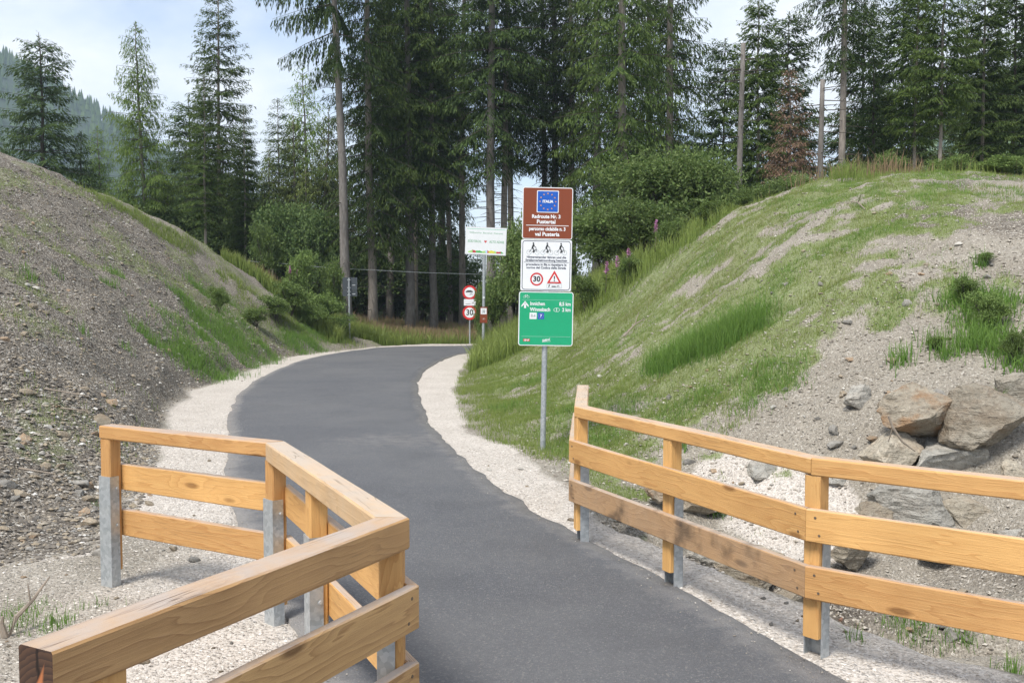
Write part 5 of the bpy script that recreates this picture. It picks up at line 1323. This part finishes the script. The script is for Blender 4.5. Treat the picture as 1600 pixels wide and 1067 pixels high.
# understorey: small dark spruces deep in the wood
for i, (px, Yq, tp_) in enumerate([(455, 60, 330), (520, 58, 340), (560, 57, 370), (600, 60, 360), (628, 62, 375), (668, 59, 372), (712, 60, 365), (748, 58, 380), (775, 62, 400), (880, 58, 385), (940, 56, 330), (410, 58, 330)]):
    tree('young_dark', px, Yq, 'small dark spruce deep in the wood, ' + ['behind the yellow green spruces', 'behind the dark grey sign', 'just right of the leaning trunk', 'between the first two trunks of the stand', 'left of the thick trunked spruce', 'right of the thick trunked spruce', 'left of the round signs', 'behind the welcome board', 'right of the welcome board', 'behind the brown board', 'behind the shrub beside the brown board', 'behind the thin grey stem'][i], top=tp_, group='understorey spruces deep in the wood')

# ------------------------------------------------------------------ shrubs and herbs
def make_shrub(seed, R, H, n, mat, leaf=(.06, .11), wr=.5, lobes=9):
    rg = np.random.default_rng(seed); st = MB(); C, D = [], []
    nl = lobes; per = n // nl
    for i in range(nl):
        a = rg.uniform(0, 6.28); rr = R * rg.uniform(.1, .75); hz = H * rg.uniform(.35, .86)
        c = np.array([math.cos(a) * rr, math.sin(a) * rr, hz]); lr = np.array([R, R, H * .6]) * rg.uniform(.28, .5)
        st.tube([(0, 0, -.2), c * np.array([.4, .4, .5]), c], [.03, .02, .008], 5, False)
        for _ in range(5):
            q = c + rg.normal(0, .5, 3) * lr; st.tube([c * .8, (c * .7 + q) / 1.75, q], [.012, .008, .004], 4, False)
        nt = per // 9                               # leaves sit on twigs, in sprays
        d = rg.normal(size=(nt, 3)); d /= np.linalg.norm(d, axis=1)[:, None]; d[:, 2] = np.abs(d[:, 2]) * .9 - .25
        tw = c + d * lr * (rg.random(nt)[:, None] ** .5) * np.where(rg.random(nt) < .16, rg.uniform(1.1, 1.5, nt), 1.0)[:, None]
        td = d + rg.normal(0, .5, (nt, 3)) + np.array([0, 0, .45])
        td /= np.linalg.norm(td, axis=1)[:, None]
        f = rg.random((nt, 9)); p = tw[:, None] + td[:, None] * (f * .34)[..., None] + rg.normal(0, .035, (nt, 9, 3))
        C.append(p.reshape(-1, 3)); D.append((td[:, None] * .5 + rg.normal(0, .7, (nt, 9, 3))).reshape(-1, 3))
    C, D = np.concatenate(C), np.concatenate(D); ok = C[:, 2] > .02; C, D = C[ok], D[ok]
    L = rg.uniform(*leaf, len(C)); 
    fo = sprigs_mesh('foliage', C, D, L, L * wr, np.clip(rg.normal(.25, .3, len(C)), 0, 1), M[mat], rg)
    return dict(st=st.mesh('stem', M['bark_dark']), fo=fo)
SH = dict(big=make_shrub(31, 1.0, 1.9, 15000, 'shrub', (.05, .10), .5, 14), big2=make_shrub(32, 1.0, 1.7, 13000, 'shrub', (.05, .10), .5, 11),
          dark=make_shrub(33, 1.0, 1.9, 15000, 'shrub_dark', (.06, .11), .5, 13), light=make_shrub(34, 1.0, 1.6, 6500, 'shrub_light', (.08, .15), .4, 10))
def shrub(key, px, Y, w_px, h_px, label, rz=None, name='shrub'):
    b = at(px, 460, Y); zb = float(height(b[:2])[0]); sx = w_px / F_PX * Y / 2.0
    root = thing(name, (b[0], b[1], zb), label, 'shrub', 'shrubs')
    root.rotation_euler = (0, 0, rz if rz is not None else random.uniform(0, 6.28)); root.scale = (sx, sx, h_px / F_PX * Y / 1.9)
    link('stem', SH[key]['st'], root); link('foliage', SH[key]['fo'], root)
shrub('big', 1040, 26, 200, 165, 'large round green shrub on the right bank right of the signpost')
shrub('big2', 950, 27.5, 150, 135, 'green shrub directly right of the brown board')
shrub('big', 1105, 25.5, 115, 150, 'shrub joined to the right flank of the large round shrub', 2.0)
shrub('big2', 1010, 24.5, 130, 115, 'lower shrub in front of the large round shrub', 4.0)
shrub('big2', 1205, 24.0, 85, 88, 'shrub at the foot of the pale snapped trunk', 1.0)
shrub('big', 1255, 23.5, 48, 58, 'small pale shrub near the bare pole trunk base', 3.0)
shrub('light', 1390, 21.5, 60, 60, 'pale leafy bush on the crest of the right bank', 1.0)
shrub('light', 1478, 20.5, 70, 45, 'low weedy bush on the crest under the palest trunk', 2.0)
shrub('light', 1560, 20.5, 90, 38, 'low weedy bush on the crest at the right edge', 3.5)
shrub('light', 1325, 21.5, 60, 50, 'low bush on the crest below the straight grey trunk', 5)
shrub('big', 806, 29.5, 110, 175, 'leafy shrub between the welcome board pole and the signpost', .7)
shrub('big2', 775, 29.2, 56, 125, 'leafy shrub half covering the round red rimmed signs', 2.4)
shrub('big', 870, 28.5, 110, 120, 'leafy shrub behind the green board', 3.3)
shrub('light', 752, 28.8, 26, 112, 'sapling with light leaves hanging over the round signs', 1.4)
shrub('dark', 450, 42, 110, 150, 'dark bush at the forest edge left of the leaning trunk', .3)
shrub('dark', 505, 41, 90, 165, 'dark bush behind the sign seen from behind', 1.9)
shrub('dark', 395, 44, 90, 130, 'dark bush below the thin grey stemmed spruce', 4.2)
shrub('light', 418, 39, 46, 105, 'bright sapling above the end of the left bank', .9)
shrub('dark', 575, 48, 120, 120, 'dark undergrowth bush behind the meadow, left', 2.1)
shrub('dark', 655, 48.5, 130, 105, 'dark undergrowth bush behind the meadow, middle', 3.1)
shrub('dark', 712, 47.5, 90, 110, 'dark undergrowth bush behind the meadow, right', 5.1)
shrub('dark', 615, 50, 100, 130, 'dark undergrowth bush behind the meadow, between the first trunks', 1.0)
shrub('dark', 690, 51, 100, 130, 'dark undergrowth bush behind the meadow, behind the straight spruce', 4.0)
shrub('dark', 545, 46, 90, 110, 'dark undergrowth bush at the foot of the big leaning trunk', 2.0)
shrub('dark', 225, 44, 140, 110, 'dark bush beneath the slender larch on the left bank', 5.5)
shrub('dark', 120, 45, 140, 100, 'dark bush under the broad flat topped spruce', .5)
shrub('dark', 310, 45, 120, 130, 'dark bush behind the crest of the left bank', 1.5)
shrub('light', 520, 37.5, 42, 110, 'tall leafy herb clump beside the pole of the dark grey sign', 2.2)
shrub('light', 470, 36.8, 56, 100, 'leafy herb clump where the left bank ends', 4.4)
shrub('light', 500, 34.8, 60, 58, 'low nettle clump beside the bend, left of the path', .2)
shrub('light', 530, 34.6, 46, 40, 'small nettle clump at the left edge of the path bend', 3.2)
shrub('light', 455, 33.2, 56, 60, 'herb clump at the lower end of the left bank', 1.2)
shrub('light', 915, 22.6, 50, 60, 'leafy herb clump low beside the white board', .6)
shrub('light', 985, 21.8, 46, 46, 'leafy herb clump just below the fireweed on the right bank', 1.6)
shrub('light', 1048, 21.6, 40, 50, 'leafy herb clump below the large round shrub', 2.6)
shrub('light', 1105, 21.4, 40, 44, 'leafy herb clump on the bank shoulder left of the snapped trunk', 3.6)
shrub('light', 1160, 21.2, 34, 40, 'leafy herb clump on the bank shoulder under the snapped trunk', 4.6)
shrub('light', 430, 31.5, 50, 44, 'leafy weed clump on the lower end of the left bank', 1.1)
shrub('light', 400, 29.5, 40, 34, 'leafy weed clump midway along the left bank grass', 2.8)
shrub('light', 485, 33.6, 46, 44, 'leafy weed clump at the verge where the left bank meets the bend', 5.8)
shrub('light', 340, 27, 30, 46, 'young weed standing on the left bank by the grass strip', .2)
for q, (px, py, w, h, lab) in enumerate([(1545, 520, 60, 70, 'leafy weed in the groove above the rounded boulder'), (1510, 480, 46, 50, 'leafy weed at the top of the groove, right bank'), (1465, 548, 26, 24, 'small coltsfoot plant on bare soil above the boulders'), (1590, 570, 40, 60, 'leafy weed at the right edge above the pale block'), (1538, 412, 30, 18, 'low coltsfoot plant below the grey gravel crest')]):
    c = hit(px, py); shrub('light', px, c[1], w, h, lab, q)

# pink fireweed
def fireweed(px, py, label):
    c = hit(px, py) if not isinstance(px, tuple) else np.array(px, float)
    root = thing('fireweed', c, label, 'flower', 'pink fireweed plants'); rg_ = np.random.default_rng(int(px * 7)); H = rg_.uniform(.8, 1.0)
    mb = MB(); mb.tube([(0, 0, -.1), (.03, 0, H * .5), (.05, .02, H)], [.012, .010, .005], 5); mb.build('stem', M['twig'], root)
    n = 70; z = rg_.uniform(.15, H * .7, n); a = rg_.uniform(0, 6.28, n)
    link('leaves', sprigs_mesh('leaves', np.c_[np.zeros(n) + .03, np.zeros(n), z], np.c_[np.cos(a), np.sin(a), np.full(n, .1)], rg_.uniform(.12, .2, n), np.full(n, .03), rg_.random(n) * .4, M['shrub_light'], rg_), root)
    n = 90; z = rg_.uniform(H * .68, H, n); a = rg_.uniform(0, 6.28, n)
    link('flower_spike', sprigs_mesh('flower_spike', np.c_[np.zeros(n) + .04, np.zeros(n), z], np.c_[np.cos(a), np.sin(a), np.full(n, .2)], rg_.uniform(.03, .07, n) * (1.3 - (z - H * .68) / H * 2), np.full(n, .035), rg_.random(n), M['pink'], rg_), root)
for px, Yf, lab in [(452, 36.0, 'pink fireweed at the end of the left bank, left of its twin'), (463, 36.2, 'pink fireweed at the end of the left bank, right of its twin')]:
    b = at(px, 460, Yf); b[2] = float(height(b[:2])[0]) + .5
    root = None
    c = b
    def _fw(c=c, px=px, lab=lab):
        fireweed_at(c, px, lab)
    globals().setdefault('_FW', []).append((c, px, lab))
def fireweed_at(c, px, lab):
    global hit
    old = hit; hit = lambda *a: c
    fireweed(px, 0, lab); hit = old
for c, px, lab in _FW: fireweed_at(c, px, lab)
for px, Yf, zf, lab in [(945, 22.5, .1, 'pink fireweed under the shrub, leftmost of three on the right bank'), (962, 22.3, .15, 'pink fireweed under the shrub, middle of three on the right bank'), (979, 22.3, .15, 'pink fireweed under the shrub, rightmost of three on the right bank'), (1022, 22.8, .1, 'single pink fireweed apart, below the large round shrub')]:
    b = at(px, 460, Yf); b[2] = float(height(b[:2])[0]) - .1; fireweed_at(b, px, lab)

# ------------------------------------------------------------------ small things
c = hit(8, 996, 4.0)
root = thing('dead_twig', c, 'dry dead twig sticking up from the gravel at lower left', 'twig')
mb = MB(); q = at(78, 900, c[1] + .25) - c
mb.tube([(0, 0, -.05), q * .25 + np.array([.0, 0, .03]), q * .6, q], [.016, .014, .010, .004], 6); mb.build('stem', M['twig'], root)
mb = MB(); mb.tube([q * .55, q * .62 + np.array([-.03, 0, .09])], [.007, .003], 5); mb.build('side_shoot', M['twig'], root)
mb = MB(); mb.tube([(0, 0, .0), (-.02, 0, .08), (-.01, 0, .12)], [.02, .014, .006], 6); mb.build('side_shoot', M['twig'], root)
c = hit(1312, 972); d = at(1337, 953, c[1] + .15)
mb = MB(); mb.tube([(0, 0, .01), (d - c) * .5 + np.array([0, 0, .02]), d - c], [.013, .015, .012], 7); tag(mb.build('stick', mat_plain('rusty_brown', (.20, .11, .075), .9, dirt=.4), None, c), 'short brown stick lying behind the near corner post of the right fence', 'stick')
# branch lying against the boulders, bleached sticks on the right bank
c = hit(1390, 655)
mb = MB(); P0 = [at(a, b, 8.75) for a, b in [(1388, 650), (1395, 668), (1410, 690), (1430, 705)]]
mb.tube([x - P0[0] for x in P0], [.008, .012, .012, .006], 6); mb.tube([P0[1] - P0[0], at(1388, 690, 8.8) - P0[0]], [.009, .004], 5); tag(mb.build('dead_branch', M['twig'], None, P0[0]), 'grey dead branch hanging over the tan boulder', 'branch')
for px, py, qx, qy, lab in [(975, 528, 1008, 500, 'dark dead stick lying on pale soil in the right bank'), (1330, 318, 1352, 331, 'small stick on the crest of the right bank')]:
    c = hit(px, py); d = hit(qx, qy); mb = MB(); mb.tube([(0, 0, .03), (d - c) * .5 + np.array([0, 0, .08]), d - c + np.array([0, 0, .03])], [.014, .014, .007], 6); mb.tube([(d - c) * .5 + np.array([0, 0, .08]), (d - c) * .7 + np.array([0, 0, .25])], [.010, .004], 5)
    tag(mb.build('stick', M['twig'], None, c), lab, 'stick')
for q, (px, py) in enumerate([(70, 610), (95, 640), (30, 735), (230, 480), (15, 330), (300, 540)]):
    c = hit(px, py); mb = MB(); a = random.uniform(-.8, .3); L = random.uniform(.25, .5); mb.tube([(0, 0, .02), (L * math.cos(a), L * .1, .02 + L * math.sin(a) * .5)], [.013, .006], 5)
    tag(mb.build('wood_splinter', M['twig'], None, c), ['bleached splinter high on the left bank, upper of a near pair', 'bleached splinter on the left bank, lower of a near pair', 'bleached splinter low on the left bank near the picture edge', 'bleached splinter on the left bank below the grass strip', 'bleached splinter near the crest of the left bank at the picture edge', 'bleached splinter beside the green patch at the left bank foot'][q], 'stick', 'bleached splinters on the left bank')

# cable slung through the trees behind the left bank, and a thin stake
pts = [at(300, 398, 39.5), at(357, 406, 39.3), at(430, 411, 39.2), at(520, 419, 39.0), at(600, 423, 39.2), at(660, 426, 39.6), at(722, 428, 40.2), at(800, 430, 41)]
mb = MB(); mb.tube([p_ - pts[0] for p_ in pts], .010, 6); tag(mb.build('cable', M['cable'], None, pts[0]), 'pale grey cable slung between the trunks behind the left bank', 'cable')
b = at(426, 460, 40.5); b[2] = float(height(b[:2])[0]); mb = MB(); mb.tube([(0, 0, -.3), (0, 0, at(426, 362, 40.5)[2] - b[2])], [.06, .05], 8); tag(mb.build('stake', M['bark_pale'], None, b), 'thin pale wooden stake standing among the bushes behind the left bank', 'stake')
